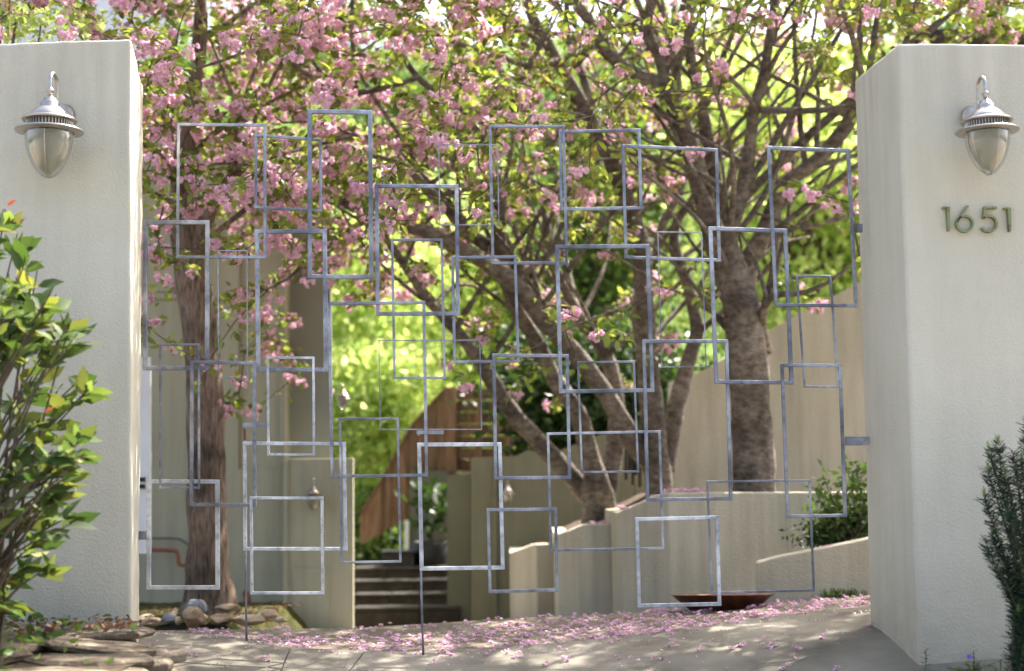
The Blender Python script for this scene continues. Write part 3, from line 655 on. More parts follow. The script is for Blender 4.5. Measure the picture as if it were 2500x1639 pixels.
# ------------------------------------------------------------------ stones
def rock(name, X, Y, wpx, hpx, d, mat, lab, cat, group, seed, flat=1.0):
    c = P(X, Y, d); s = d/FPX; rx, rz = wpx*s/2, hpx*s/2; ry = (rx*rz)**.5*1.05 if flat == 1.0 else rx*flat
    bm = bmesh.new(); bmesh.ops.create_icosphere(bm, subdivisions=4, radius=1)
    sd = Vector((seed*7.3, seed*3.1, seed*1.7))
    for v in bm.verts:
        q = v.co.copy(); k = 1.12+.25*mnoise.noise(q*1.1+sd)+.10*mnoise.noise(q*2.7+sd)+.05*mnoise.noise(q*7+sd)
        for ax in ((.8, .3, .5), (-.6, -.4, .7), (.2, -.9, .35), (-.7, -.5, -.2), (.5, -.6, -.5), (-.2, -.8, .6), (.9, -.5, .1), (0, .1, 1), (-.9, -.3, .3)):
            n_ = (Vector(ax)+mnoise.noise_vector(sd+Vector(ax))*.6).normalized(); t = q.dot(n_)
            if t > .66: q -= n_*(t-.66)*.95
        q *= k; v.co = Vector((c.x+q.x*rx, c.y+q.y*ry, c.z+q.z*rz))
    me_v = [v.co.copy() for v in bm.verts]; me_f = [tuple(x.index for x in f.verts) for f in bm.faces]; bm.free()
    return tag(obj(name, me_v, me_f, MAT[mat], smooth=True), lab, cat, group)
z2 = lambda x, y: (340+x/2.786, 1000+y/2.786)
G = 'rocks edging the moss under the brown tree'
for i, (x, y, w_, h_, d, mt, lab) in enumerate([
    (62, 1430, 180, 84, 9.35, 'rock_tan', 'tan rock beside the left pillar foot, leftmost in the moss edging'),
    (205, 1422, 130, 84, 9.35, 'rock_grey', 'squarish grey rock between the leftmost tan rock and the upright one'),
    (268, 1432, 56, 56, 9.3, 'rock_tan', 'smallest brown stone wedged beside the upright rock'),
    (368, 1402, 165, 145, 9.3, 'rock_tan', 'upright pointed tan rock before the grey boulder'),
    (385, 1338, 155, 110, 9.62, 'rock_grey', 'round grey boulder at the foot of the brown trunk'),
    (552, 1424, 178, 78, 9.35, 'rock_tan', 'oblong brown rock just right of the upright rock'),
    (608, 1346, 175, 52, 9.7, 'rock_tan', 'flat tan rock on the moss against the trunk foot'),
    (757, 1426, 236, 72, 9.35, 'rock_tan', 'longest flat tan rock in the moss edging, behind the left drop rod'),
    (885, 1392, 160, 84, 9.5, 'rock_tan', 'angular tan rock leaning at the right of the moss edging'),
    (960, 1428, 84, 40, 9.4, 'rock_tan', 'low dark tan rock at the right end of the edging')]):
    rock('rock', *z2(x, y), w_/2.786, h_/2.786, d, mt, lab, 'rock', G, i+1)
# moss mound
XM = P(612, 1500, 9.4).x
v, f = grid(np.linspace(-3.6, -1.35, 60), np.linspace(9.28, 12.0, 46), lambda x, y: -.062-.032*(y-9.4) + .022*mnoise.noise(Vector((x*4, y*4, 0))) + .012*mnoise.noise(Vector((x*17, y*17, 0))) - .35*max(0, min(1, (x-XM+.14+.12*mnoise.noise(Vector((y*3, 0, 0))))/.30)))
obj('moss_bed', v, f, MAT['moss'], keep=True, kind='structure', smooth=True)

pos = np.array([(random.uniform(-3.2, XM+.02), random.uniform(9.42, 11.6)) for _ in range(900)]); pos = np.column_stack([pos, -.062-.032*(pos[:, 1]-9.4)+.008])
v, f = scatter(LEAF2, pos, rot_frames(RNG.normal(size=pos.shape)*(1, 1, .3)), .03*(.5+.8*RNG.random(len(pos)))); tag(obj('leaf_litter', v, f, MAT['dry_leaf'], kind='stuff'), 'small brown leaves lying on the moss under the brown tree', 'leaf litter')
# flagstone ledge at the lower left
v, f = grid(np.linspace(-4.5, -1.52, 30), np.linspace(3.6, 6.55, 28), lambda x, y: .10+.06*(y-4.5)/2+.01*mnoise.noise(Vector((x*5, y*5, 1)))-(.30 if x > -1.6-(6.3-y)*-.25 else 0))
obj('garden_bed', v, f, MAT['soil'], keep=True, kind='structure')
lg = empty('flagstone_ledge', (-1.8, 6, 0), 'rough brown flagstone ledge below the left pillar', 'stone ledge')
def flag(cx, cy, cz, rx, ry, th, seed):
    rn = random.Random(seed); n = 9; ang = sorted(2*math.pi*(i+rn.uniform(-.3, .3))/n for i in range(n)); tilt = rn.uniform(-.03, .03)
    ring = [(cx+rx*math.cos(a)*rn.uniform(.85, 1.1), cy+ry*math.sin(a)*rn.uniform(.85, 1.1)) for a in ang]
    vs = []; 
    for (sc, dz) in ((.9, 0), (1, -.012), (1.01, -th*.6), (.97, -th)):
        for x, y in ring: vs.append((cx+(x-cx)*sc+rn.uniform(-.006, .006), cy+(y-cy)*sc+rn.uniform(-.006, .006), cz+dz+tilt*(x-cx)/rx+rn.uniform(-.003, .003)))
    fs = [tuple(range(n)), tuple(range(4*n-1, 3*n-1, -1))]
    for k in range(3):
        for i in range(n): fs.append((k*n+i, (k+1)*n+i, (k+1)*n+(i+1) % n, k*n+(i+1) % n))
    o = obj('stone', vs, fs, MAT['flagstone'], lg); bevel(o, .006, 2); return o
rn = random.Random(5)
for row, (yy, z_) in enumerate([(6.38, .205), (6.16, .185), (5.90, .165), (5.62, .14), (5.32, .12)]):
    x = -1.62+(6.4-yy)*.27
    while x > -2.75:
        wd = rn.uniform(.32, .62); flag(x-wd/2, yy+rn.uniform(-.02, .02), z_+rn.uniform(-.01, .01), wd*.54, .17, .035, rn.random()); x -= wd*.96
for row, (yy, z_) in enumerate([(6.3, .15), (6.02, .115), (5.72, .08), (5.42, .05)]):
    xr = -1.58+(6.4-yy)*.27; flag(xr-.16, yy, z_, .22, .17, .05, row+50); flag(xr-.12, yy+.05, z_-.055, .22, .17, .05, row+80)

# ================================================================== TREES
# skeleton: list of limbs traced limb by limb; each limb (X, Y, diameter px) with start and end distance
def limb_pts(pts, d0, d1):
    n = len(pts); out = []
    for i, (X, Y, wpx) in enumerate(pts):
        d = d0+(d1-d0)*i/(n-1); out.append((P(X, Y, d), wpx/2*d/FPX))
    return spline(out, 5)
NODES = []   # (pos, radius, tree index)
TREES = []
def tree(name, X, Y, d, lab, mat, limbs, group=None):
    r = empty(name, P(X, Y, d), lab, 'tree', group); ti = len(TREES)
    for k, (pts, d0, d1) in enumerate(limbs):
        sp = limb_pts(pts, d0, d1); m = MB()
        m.tube([p for p, _ in sp], [q for _, q in sp], 14 if k < 3 else 9, rough=.22); m.obj('trunk' if k == 0 else 'limb', MAT[mat], r, smooth=True)
        for p, q in sp[(8 if k == 0 else 2):]: NODES.append((p, q, ti))
    TREES.append(r); return r
tree('brown_trunk_tree', 512, 1480, 10.3, 'tree with a thick straight brown trunk standing in moss, left behind the gate', 'bark_brown', [
  ([(512, 1500, 150), (512, 1460, 124), (510, 1400, 104), (507, 1300, 95), (505, 1150, 92), (503, 1000, 90), (497, 880, 88), (482, 760, 86), (466, 650, 82), (452, 560, 74), (446, 460, 60), (455, 330, 48), (480, 180, 40), (490, 20, 32), (480, -200, 22)], 10.3, 9.9),
  ([(478, 640, 40), (500, 560, 34), (540, 470, 28), (600, 400, 24), (700, 330, 16)], 10.1, 9.3),
  ([(452, 480, 32), (400, 400, 24), (330, 330, 20), (240, 260, 14)], 10, 9.2)])
tree('right_cherry_tree', 1840, 1215, 11, 'cherry tree with the thickest ringed trunk in the large planter, nearest the right pillar', 'bark_cherry', [
  ([(1840, 1230, 122), (1842, 1200, 112), (1833, 1043, 100), (1829, 946, 98), (1820, 849, 100), (1806, 736, 90), (1790, 660, 70), (1780, 600, 44), (1782, 561, 38), (1816, 449, 36), (1832, 336, 32), (1841, 269, 28), (1863, 188, 25), (1879, 90, 22), (1888, 0, 18), (1880, -150, 12)], 11, 9.6),
  ([(1815, 700, 62), (1825, 640, 48), (1861, 583, 42), (1892, 493, 38), (1928, 440, 36), (1995, 390, 36), (2063, 314, 36), (2100, 251, 34), (2180, 150, 26), (2300, 50, 18)], 10.9, 9.6),
  ([(1800, 760, 66), (1768, 670, 58), (1735, 545, 54), (1705, 430, 50), (1680, 340, 48), (1650, 270, 46), (1625, 215, 44), (1587, 197, 36), (1515, 157, 34), (1470, 99, 32), (1435, 45, 29), (1390, -10, 26), (1300, -120, 18)], 11, 10.2),
  ([(1635, 235, 38), (1623, 193, 34), (1610, 135, 31), (1580, 80, 28), (1587, 0, 24), (1590, -120, 16)], 10.6, 10.3),
  ([(1648, 250, 30), (1650, 180, 27), (1632, 110, 24), (1612, 0, 20), (1600, -100, 14)], 10.7, 11.2),
  ([(1760, 600, 42), (1745, 440, 36), (1726, 336, 34), (1704, 224, 31), (1686, 135, 28), (1677, 0, 24), (1670, -120, 16)], 11, 10.8),
  ([(1845, 268, 18), (1928, 271, 17), (2009, 269, 16), (2085, 258, 15), (2150, 240, 12)], 10, 9.2),
  ([(1838, 262, 15), (1829, 242, 13), (1771, 179, 12), (1704, 130, 11), (1614, 81, 9), (1547, 40, 8), (1457, 0, 7), (1380, -40, 5)], 9.9, 8.3),
  ([(1776, 560, 34), (1800, 505, 28), (1840, 460, 26), (1874, 426, 25), (1964, 341, 23), (2036, 278, 22), (2120, 200, 18), (2250, 90, 14), (2380, -10, 9)], 11, 10.5),
  ([(1750, 520, 22), (1766, 471, 20), (1798, 404, 18), (1832, 345, 16)], 10.9, 10.4),
  ([(1870, 190, 16), (1900, 130, 13), (1940, 70, 11), (1960, 0, 9), (1970, -80, 6)], 9.9, 9.0),
  ([(1876, 860, 20), (1860, 790, 24), (1872, 740, 20), (1900, 720, 17), (1960, 715, 14), (2020, 690, 11), (2100, 630, 8)], 10.85, 9.2),
  ([(1858, 980, 20), (1866, 900, 24), (1862, 830, 26), (1850, 770, 22)], 10.83, 10.85)], 'pink flowering cherry trees')
tree('middle_cherry_tree', 1612, 1220, 12, 'cherry tree with two leaning stems just left of the thickest trunk', 'bark_cherry', [
  ([(1612, 1230, 70), (1610, 1180, 64), (1600, 1090, 62), (1592, 1010, 60), (1582, 900, 56), (1572, 760, 54), (1564, 604, 48), (1511, 436, 42), (1453, 315, 38), (1411, 236, 35), (1359, 147, 32), (1306, 53, 28), (1280, -20, 24), (1240, -160, 14)], 12, 11),
  ([(1622, 1150, 48), (1640, 1060, 44), (1662, 946, 42), (1686, 863, 38), (1700, 800, 34), (1680, 700, 30), (1652, 620, 27), (1650, 545, 24), (1700, 470, 20), (1715, 400, 15)], 12, 11.8),
  ([(1600, 1150, 54), (1550, 1083, 50), (1477, 961, 46), (1413, 873, 44), (1350, 805, 46), (1290, 730, 46), (1230, 670, 44), (1150, 620, 38), (1050, 570, 32), (930, 535, 24), (850, 500, 19), (800, 475, 16), (700, 440, 10)], 12, 9.6),
  ([(1350, 800, 38), (1280, 690, 36), (1218, 620, 34), (1139, 567, 30), (1087, 504, 26), (1029, 447, 22), (980, 400, 16), (900, 380, 11)], 11.6, 10.2),
  ([(1460, 330, 26), (1459, 294, 24), (1422, 184, 22), (1390, 95, 19), (1385, 42, 16), (1380, -60, 11)], 11.3, 11.8),
  ([(1359, 147, 18), (1290, 160, 16), (1218, 137, 15), (1113, 105, 13), (1020, 60, 10), (960, 10, 7)], 11.1, 9.6),
  ([(1330, 110, 14), (1280, 73, 12), (1220, 30, 11), (1186, 0, 9), (1120, -60, 6)], 11, 10),
  ([(1600, 640, 24), (1616, 552, 22), (1658, 473, 20), (1680, 410, 16)], 11.9, 12.2),
  ([(1290, 735, 24), (1240, 600, 20), (1210, 520, 16), (1160, 440, 12), (1090, 380, 9)], 11.4, 10.5)], 'pink flowering cherry trees')
tree('forked_cherry_tree', 1462, 1285, 12.4, 'cherry tree forking low above the middle planter, with a limb reaching far left', 'bark_cherry', [
  ([(1466, 1300, 92), (1462, 1250, 86), (1455, 1205, 80), (1445, 1130, 48), (1413, 1019, 44), (1379, 961, 42), (1345, 910, 40), (1297, 812, 38), (1255, 740, 34), (1225, 640, 31), (1222, 540, 28), (1218, 473, 25), (1197, 389, 23), (1150, 300, 21), (1100, 250, 18), (1020, 190, 16), (970, 110, 13), (945, 20, 10), (930, -80, 6)], 12.4, 9.8),
  ([(1458, 1225, 62), (1409, 1181, 50), (1361, 1126, 46), (1297, 1059, 44), (1249, 1004, 42), (1200, 930, 38), (1150, 850, 32), (1087, 778, 26), (1039, 725, 23), (976, 631, 20), (924, 557, 16), (860, 480, 11)], 12.4, 10.2),
  ([(1470, 1225, 58), (1490, 1160, 48), (1500, 1090, 46), (1506, 995, 42), (1490, 900, 38), (1455, 830, 34), (1400, 760, 30), (1350, 640, 24), (1330, 520, 18)], 12.4, 12.2),
  ([(1150, 300, 15), (1087, 336, 14), (955, 342, 12), (871, 331, 9), (780, 300, 7), (690, 300, 5)], 10.4, 9.2),
  ([(1020, 190, 14), (940, 215, 15), (868, 228, 16), (844, 226, 16), (792, 206, 15), (743, 177, 13), (703, 145, 11), (640, 110, 8)], 10.1, 9.3),
  ([(868, 228, 14), (848, 205, 14), (796, 186, 12), (760, 145, 10), (700, 60, 7)], 9.7, 9.9),
  ([(868, 226, 14), (870, 161, 13), (858, 80, 12), (860, 0, 10), (850, -100, 7)], 9.7, 9.4),
  ([(893, 133, 12), (824, 129, 12), (743, 117, 11), (663, 117, 10), (598, 129, 9), (501, 161, 8), (420, 175, 6), (345, 190, 4)], 9.6, 8.8),
  ([(930, 535, 13), (850, 560, 12), (780, 620, 10), (700, 680, 8), (620, 720, 6)], 10.2, 9.5),
  ([(800, 475, 12), (700, 470, 10), (600, 470, 9), (500, 480, 7), (400, 500, 5)], 9.9, 9.0),
  ([(871, 331, 10), (750, 360, 9), (640, 390, 8), (540, 400, 7), (430, 410, 5), (340, 420, 4)], 9.5, 8.8)], 'pink flowering cherry trees')

# ---- secondary limbs sweeping up and outwards from the traced ones
sec = random.Random(8); cand = [n for n in NODES if n[1] > .028 and n[0].z > 1.7 and n[0].z < 4.2]
for q in range(150):
    a, ra, ti = sec.choice(cand)
    if ti == 0 and sec.random() < .6: continue
    L = sec.uniform(.9, 2.3); dv = Vector((sec.gauss(-.15 if a.x < 1 else .1, .75), sec.gauss(-.1, .5), sec.uniform(.35, 1.1))).normalized()
    r0 = min(ra*.5, .007+.008*L); pts = []; c = a.copy(); bend = Vector((sec.gauss(0, .25), sec.gauss(0, .25), sec.gauss(.15, .2)))
    n = 7
    for i in range(n+1):
        pts.append((c.copy(), r0*(1-.8*i/n)+.003)); dv = (dv+bend*.16+mnoise.noise_vector(c*1.7+Vector((q, 0, 0)))*.28).normalized(); c = c+dv*L/n
    if any(p.y < 8.0 for p, _ in pts): continue
    sp = spline(pts, 3); m = MB(); m.tube([p for p, _ in sp], [r_ for _, r_ in sp], 8, rough=.15); m.obj('limb', MAT['bark_brown' if ti == 0 else 'bark_cherry'], TREES[ti], smooth=True)
    NODES += [(p, r_, ti) for p, r_ in sp[3:]]
# ---- twigs grow towards points of the crown, nearest first
NP_ = np.array([tuple(n[0]) for n in NODES]); NR = np.array([n[1] for n in NODES]); NTI = np.array([n[2] for n in NODES])
def crown_ok(x, z, y):
    """how likely a twig tip is here: a dense roof of blossom with thinner hanging ends"""
    X = 1250 + x/10*FPX; row = 1166-(z-.86)/10*FPX
    dense = interp(X, [(-900, 120), (300, 170), (340, 500), (600, 560), (700, 600), (800, 690), (1000, 640), (1150, 640), (1500, 600), (1750, 420), (1900, 330), (2100, 300), (2300, 120), (2600, 150)])
    low = interp(X, [(-900, 150), (300, 250), (345, 640), (400, 1000), (600, 1000), (690, 800), (780, 700), (1000, 740), (1200, 1000), (1480, 960), (1700, 900), (1790, 700), (1900, 800), (2100, 760), (2200, 200), (2600, 150)])
    if row > low: return 0
    if row > dense: return .16 if X < 1800 else .13
    return 1.0 if X < 1750 else .62
tips = []
while len(tips) < 2700:
    x = random.uniform(-5.2, 5.2); y = random.uniform(7.9, 12.8); z = random.uniform(1.4, 6.0)
    if x < -1.6 and y < 8.4 and z < 3.3: continue
    if abs(x) > 3.4 and y < 8.8: continue
    if (x < -2.6) and y > 11.3 : continue
    if z > 4.6 and y < 8.6: continue
    if x < -3.15 and random.random() < .75: continue
    if .1 < x < 2.2 and y < 10.6 and z < 3.5 and random.random() < .6: continue
    if z < 4.3 and x < -.3 and random.random() < 0: continue
    if y > 11.5 and random.random() < .4: continue
    if random.random() < crown_ok(x, z, y): tips.append((x, y, z))
for _ in range(440): tips.append((random.uniform(.4, 5.6), random.uniform(8.9, 13.0), random.uniform(4.7, 6.3)))  # high crown tips, mostly out of view, added to shade the ground
for _ in range(340): tips.append((random.uniform(3.0, 5.4), random.uniform(9.6, 12.2), random.uniform(4.6, 5.8)))  # further unseen tips set towards the sun to shade the right of the drive
for _ in range(180): tips.append((random.uniform(-2.5, .6), random.uniform(8.9, 12.0), random.uniform(4.8, 6.2)))
tips = np.array(tips)
dist = np.min(np.linalg.norm(tips[:, None, :]-NP_[None, :, :], axis=2), axis=1); tips = tips[np.argsort(dist)]
twig_mb = [MB() for _ in TREES]; SPOTS = []   # (pos, dir, tree)
cap = 60000; bufP = np.zeros((cap, 3)); bufR = np.zeros(cap); bufT = np.zeros(cap, int); nN = len(NP_)
bufP[:nN] = NP_; bufR[:nN] = NR; bufT[:nN] = NTI
for t in tips:
    dd = np.linalg.norm(bufP[:nN]-t, axis=1) + bufR[:nN]*2.0 + np.maximum(0, bufP[:nN, 2]-t[2])*.3
    j = int(np.argmin(dd)); a = Vector(bufP[j]); b_ = Vector(t); L = (b_-a).length
    if L < .12: continue
    n = max(3, int(L/.13)); r0 = min(bufR[j]*.75, .006+.007*L); r0 = max(r0, .004); ti = bufT[j]
    side = Vector((random.uniform(-1, 1), random.uniform(-1, 1), random.uniform(-.3, 1)))*L*.14
    pts = []; rad = []
    for i in range(n+1):
        u = i/n; p = a.lerp(b_, u)+side*math.sin(math.pi*u)+mnoise.noise_vector(a.lerp(b_, u)*2.2)*.07*math.sin(math.pi*min(1, u*1.2))
        pts.append(p); rad.append(r0*(1-u)+.0022)
    twig_mb[ti].tube(pts, rad, 5, caps=False)
    for i in range(1, n+1):
        bufP[nN] = pts[i]; bufR[nN] = rad[i]; bufT[nN] = ti; nN += 1
        u = i/n
        if u*L > .10 or L < .4: SPOTS.append((pts[i], (pts[i]-pts[i-1]).normalized(), ti))
for ti, r in enumerate(TREES):
    if twig_mb[ti].v: tag(twig_mb[ti].obj('twigs', MAT['twig'], r, smooth=True, kind='stuff'))
# ---- blossoms and leaves along the twigs
rg = random.Random(3)
bl = [[] for _ in TREES]; lf = [[] for _ in TREES]
def pink(p):
    X = 1250+p.x/p.y*FPX
    base = interp(X, [(0, .50), (500, .74), (900, .60), (1200, .42), (1500, .38), (1800, .30), (2000, .22), (2500, .34)])
    return base*(1+.9*mnoise.noise(Vector((p.x*1.3, p.y*1.3, p.z*1.6))))
# the limbs stay bare: little foliage hangs right in front of the thick wood
LN = np.array([(n[0].x, n[0].y, n[0].z, n[1]) for n in NODES if n[1] > .024 and n[2] != 0])
def LIMB_CLEAR(p):
    k = LN[:, 1]/p.y
    dx = p.x*k-LN[:, 0]; dz = CAM.z+(p.z-CAM.z)*k-LN[:, 2]
    return bool(np.any((LN[:, 1] > p.y) & (dx*dx+dz*dz < (LN[:, 3]+.03)**2)))
for p, dr_, ti in SPOTS:
    X = 1250+p.x/p.y*FPX
    k = 1 if rg.random() < .8 else 2
    cl_ = LIMB_CLEAR(p); 
    if cl_ and rg.random() < .8: continue
    if rg.random() < pink(p)*.88:
        for _ in range(k): bl[ti].append((p+Vector((rg.gauss(0, .035), rg.gauss(0, .035), -.035+rg.gauss(0, .025))), rg.uniform(.7, 1.25)))
    for _ in range(rg.choice([5, 6, 7, 8]) if p.z < 4.6 else (7 if p.x > 1.8 and p.y > 9.4 else 3)):  # high right-hand twigs carry extra leaves to thicken the ground shade
        q = p+Vector((rg.gauss(0, .04), rg.gauss(0, .04), rg.gauss(0, .03)))
        dd = dr_*.5+Vector((rg.gauss(0, .7), rg.gauss(0, .7), rg.gauss(-.25, .4))); lf[ti].append((q, dd, rg.uniform(.055, .10)))
BM = [mesh_data('blossom_cluster_mesh', t, MAT['blossom']) for t in BLOS]
LM = mesh_data('leaf_mesh', LEAF, MAT['cherry_leaf'])
HIGH = 4.35
for ti, r in enumerate(TREES):
    L = bl[ti]
    if L:
        vis = lambda e: e[0].y + (20 if (e[0].z > .86+e[0].y*.34 or abs(e[0].x) > e[0].y*.36) else 0)
        L.sort(key=vis)
        for p, s in L[:300]:
            o = bpy.data.objects.new('blossom_cluster', rg.choice(BM)); COL.objects.link(o); o.parent = r
            o.location = p-WL[r.name]; o.scale = (s,)*3; o.rotation_euler = (rg.uniform(-.5, .5), rg.uniform(-.5, .5), rg.uniform(0, 6.28))
        rest = L[300:]
        if rest:
            parts = []; hi = [e for e in rest if e[0].z > HIGH]; lo = [e for e in rest if e[0].z <= HIGH]
            for grp, TP in ((lo, BLOS), (hi, BLOS_LOW)):
                for q in range(len(TP)):
                    g = grp[q::len(TP)]
                    if not g: continue
                    pos = np.array([tuple(e[0]) for e in g]); parts.append(scatter(TP[q], pos, rot_frames(RNG.normal(size=pos.shape)*(1, 1, .4)), np.array([e[1] for e in g])))
            v, f = merge(parts); obj('blossoms', v, f, MAT['blossom'], r, kind='stuff')
    L = lf[ti]; L.sort(key=lambda e: e[0].y + (20 if (e[0].z > .86+e[0].y*.34 or abs(e[0].x) > e[0].y*.36) else 0))
    for p, dd, s in L[:300]:
        o = bpy.data.objects.new('leaf', LM); COL.objects.link(o); o.parent = r
        o.location = p-WL[r.name]; o.scale = (s,)*3; o.rotation_euler = dd.to_track_quat('Y', 'Z').to_euler()
    L = L[300:]
    if L:
        pos = np.array([tuple(e[0]) for e in L]); dirs = np.array([tuple(e[1]) for e in L]); near = pos[:, 1] < 9.6
        pr_ = []
        for sel, T in ((near, LEAF), (~near, LEAF2)):
            if sel.any(): pr_.append(scatter(T, pos[sel], rot_frames(dirs[sel]), np.array([e[2] for e in L])[sel]))
        for k_, (v, f) in enumerate(pr_): obj('leaves', v, f, MAT['cherry_leaf'], r, kind='stuff')

# ------------------------------------------------------------------ trees and shrubs in the background
def bg_tree(name, x, y, z0, h, rx, rz, n, size, mat, lab, seed, lean=0, group='leafy trees behind the house', low=.25):
    rg = np.random.default_rng(seed); r = empty(name, (x, y, z0), lab, 'tree', group); c = np.array([x+lean, y, z0+h-rz])
    m = MB(); m.tube([(x, y, z0-.3), (x+lean*.3, y, z0+h*.3), (x+lean*.7, y, z0+h*.6), (x+lean, y, z0+h*.9)], [.17*h/7, .13*h/7, .09*h/7, .03], 10, rough=.15); m.obj('trunk', MAT['bark_cherry'], r, smooth=True)
    m = MB(); cl = []
    nc = 60
    for i in range(nc):
        d = rg.normal(size=3); d /= np.linalg.norm(d); q = c+d*np.array([rx, rx, rz])*rg.uniform(.35, 1.0)
        b0 = Vector((x+lean*.5, y, z0+h*rg.uniform(low, .7))); m.tube([b0, b0.lerp(Vector(q), .5)+Vector((0, 0, .15)), Vector(q)], [.04, .025, .008], 5, caps=False); cl.append(q)
    m.obj('branches', MAT['twig'], r, smooth=True, kind='stuff')
    cl = np.array(cl); idx = rg.integers(0, nc, n); pos = cl[idx]+rg.normal(size=(n, 3))*np.array([rx*.17, rx*.17, rz*.12])
    v, f = scatter(LEAF2, pos, rot_frames(rg.normal(size=(n, 3))+np.array([0, 0, -.2])), size*(.6+.8*rg.random(n)))
    obj('crown', v, f, MAT[mat], r, kind='stuff'); return r
bg_tree('leafy_tree', -2.6, 21.5, .2, 5.6, 1.9, 2.6, 8500, .16, 'lime_leaf', 'bright lime tree filling the gap above the dark steps', 1, .3)
bg_tree('leafy_tree', -.9, 24.5, .8, 5.2, 1.9, 2.4, 8000, .17, 'lime_leaf', 'bright yellow green tree just left of the wooden fence peak', 2)
bg_tree('leafy_tree', 1.4, 22.5, .6, 7.2, 1.9, 2.7, 6500, .17, 'green_leaf', 'light green tree seen through the middle of the gate above the fence', 3)
bg_tree('leafy_tree', 4.0, 19.5, .2, 6.8, 2.2, 2.9, 13000, .16, 'lime_leaf', 'sunlit lime tree above the tall tan wall, left of the right pillar', 4)
bg_tree('leafy_tree', 6.3, 22, .8, 7.6, 2.4, 3.2, 9000, .17, 'green_leaf', 'green tree behind the limbs beside the right pillar', 5, -.4)
bg_tree('leafy_tree', -6.0, 23, .6, 9.4, 2.5, 3.6, 8000, .17, 'green_leaf', 'pale green tree above the left pillar', 6)
bg_tree('leafy_tree', -2.8, 34, 4.2, 8.5, 2.9, 3.3, 8000, .18, 'green_leaf', 'green tree high behind the blossom at the upper left', 7)
bg_tree('leafy_tree', 9.5, 25, 1.2, 9.5, 3.0, 3.9, 10000, .18, 'green_leaf', 'green tree behind the right pillar top', 8)
bg_tree('leafy_tree', 3.6, 35, 4.5, 9.0, 3.0, 3.4, 7000, .18, 'green_leaf', 'tall green tree highest behind the middle cherry limbs', 9)
def shrub(name, pts, n, spread, size, mat, lab, base, up=.5, stemmat='twig', tpl=LEAF2, group=None):
    r = empty(name, base, lab, 'shrub', group); m = MB(); b = Vector(base)
    for p in pts: p = Vector(p); m.tube([b+Vector((random.gauss(0, .03), random.gauss(0, .03), 0)), b.lerp(p, .5)+Vector((random.gauss(0, .03), 0, .03)), p], [.008, .006, .003], 5, caps=False)
    m.obj('stems', MAT[stemmat], r)
    pos = []; dirs = []
    for p in pts:
        p = Vector(p)
        for _ in range(n):
            u = random.random()**.6; q = b.lerp(p, .25+.78*u)
            pos.append((q.x+random.gauss(0, spread), q.y+random.gauss(0, spread), q.z+random.gauss(0, spread))); dirs.append((random.gauss(0, .8), random.gauss(0, .8), random.gauss(up, .5)))
    pos = np.array(pos); v, f = scatter(tpl, pos, rot_frames(np.array(dirs)), size*(.6+.7*RNG.random(len(pos))))
    obj('foliage', v, f, MAT[mat], r, kind='stuff'); return r
# shrub between ramp wall and planter
bs = P(2080, 1340, 9.7)
shrub('camellia_shrub', [P(X, Y, 9.7+random.uniform(-.15, .2)) for X, Y in [(1985, 1190), (2010, 1165), (2030, 1220), (2064, 1125), (2070, 1180), (2090, 1150), (2110, 1140), (2050, 1245), (2020, 1270), (2000, 1300), (2120, 1190), (2140, 1160), (1990, 1245)]], 48, .035, .06, 'green_leaf', 'upright glossy shrub between the ramp wall and the planter, by the right pillar', bs, .4)
v, f = leaf_blob([P(X, Y, 9.75) for X, Y in [(2010, 1310), (2050, 1300), (2090, 1290), (2120, 1280), (2040, 1325)]], 260, (.09, .07, .05), .05); tag(obj('low_shrub', v, f, MAT['dark_leaf']), 'low dark shrub at the foot of the glossy one, above the ramp wall', 'shrub')
# dark hedge between the trunks and green bank beside the steps
def mass(name, cs, n, spread, size, mat, lab, cat):
    r = empty(name, (cs[0][0], cs[0][1], cs[0][2]-.5), lab, cat); v, f = leaf_blob(cs, n, spread, size); obj('foliage', v, f, MAT[mat], r, kind='stuff')
    m = MB()
    for c in cs[::2]: c = Vector(c); m.tube([c-Vector((0, 0, .7)), c-Vector((.03, 0, .3)), c], [.02, .014, .005], 5)
    m.obj('stems', MAT['twig'], r); return r
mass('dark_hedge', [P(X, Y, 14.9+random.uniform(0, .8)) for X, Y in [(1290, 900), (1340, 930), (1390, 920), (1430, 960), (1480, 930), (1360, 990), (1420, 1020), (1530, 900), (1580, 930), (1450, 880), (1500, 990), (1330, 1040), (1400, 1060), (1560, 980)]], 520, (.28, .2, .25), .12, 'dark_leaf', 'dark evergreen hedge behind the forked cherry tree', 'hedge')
mass('ivy_bank', [P(X, Y, 17.6+random.uniform(0, .7)) for X, Y in [(880, 1300), (900, 1340), (930, 1330), (960, 1310), (885, 1370), (930, 1370), (970, 1350), (880, 1250), (905, 1280), (990, 1340), (960, 1370)]], 420, (.16, .2, .16), .10, 'green_leaf', 'shaded green shrubs below the wooden fence beside the steps', 'shrub')
mass('ivy_bank', [P(X, Y, 18.6+random.uniform(0, .8)) for X, Y in [(850, 1060), (880, 1120), (860, 1180), (920, 1060), (900, 1000), (830, 980), (950, 1000), (870, 920), (940, 920), (1000, 940)]], 520, (.28, .25, .28), .14, 'lime_leaf', 'sunlit green shrubs rising directly behind the wooden fence', 'shrub')
# yellow green creeper at the top left edge above the pillar
mass('creeper', [P(X, Y, 8.3+random.uniform(0, .3)) for X, Y in [(20, 80), (60, 70), (100, 60), (130, 45), (10, 20), (160, 85), (40, 40), (210, 60)]], 60, (.07, .08, .05), .05, 'lime_leaf', 'loose yellow green creeper over the left pillar top', 'plant')

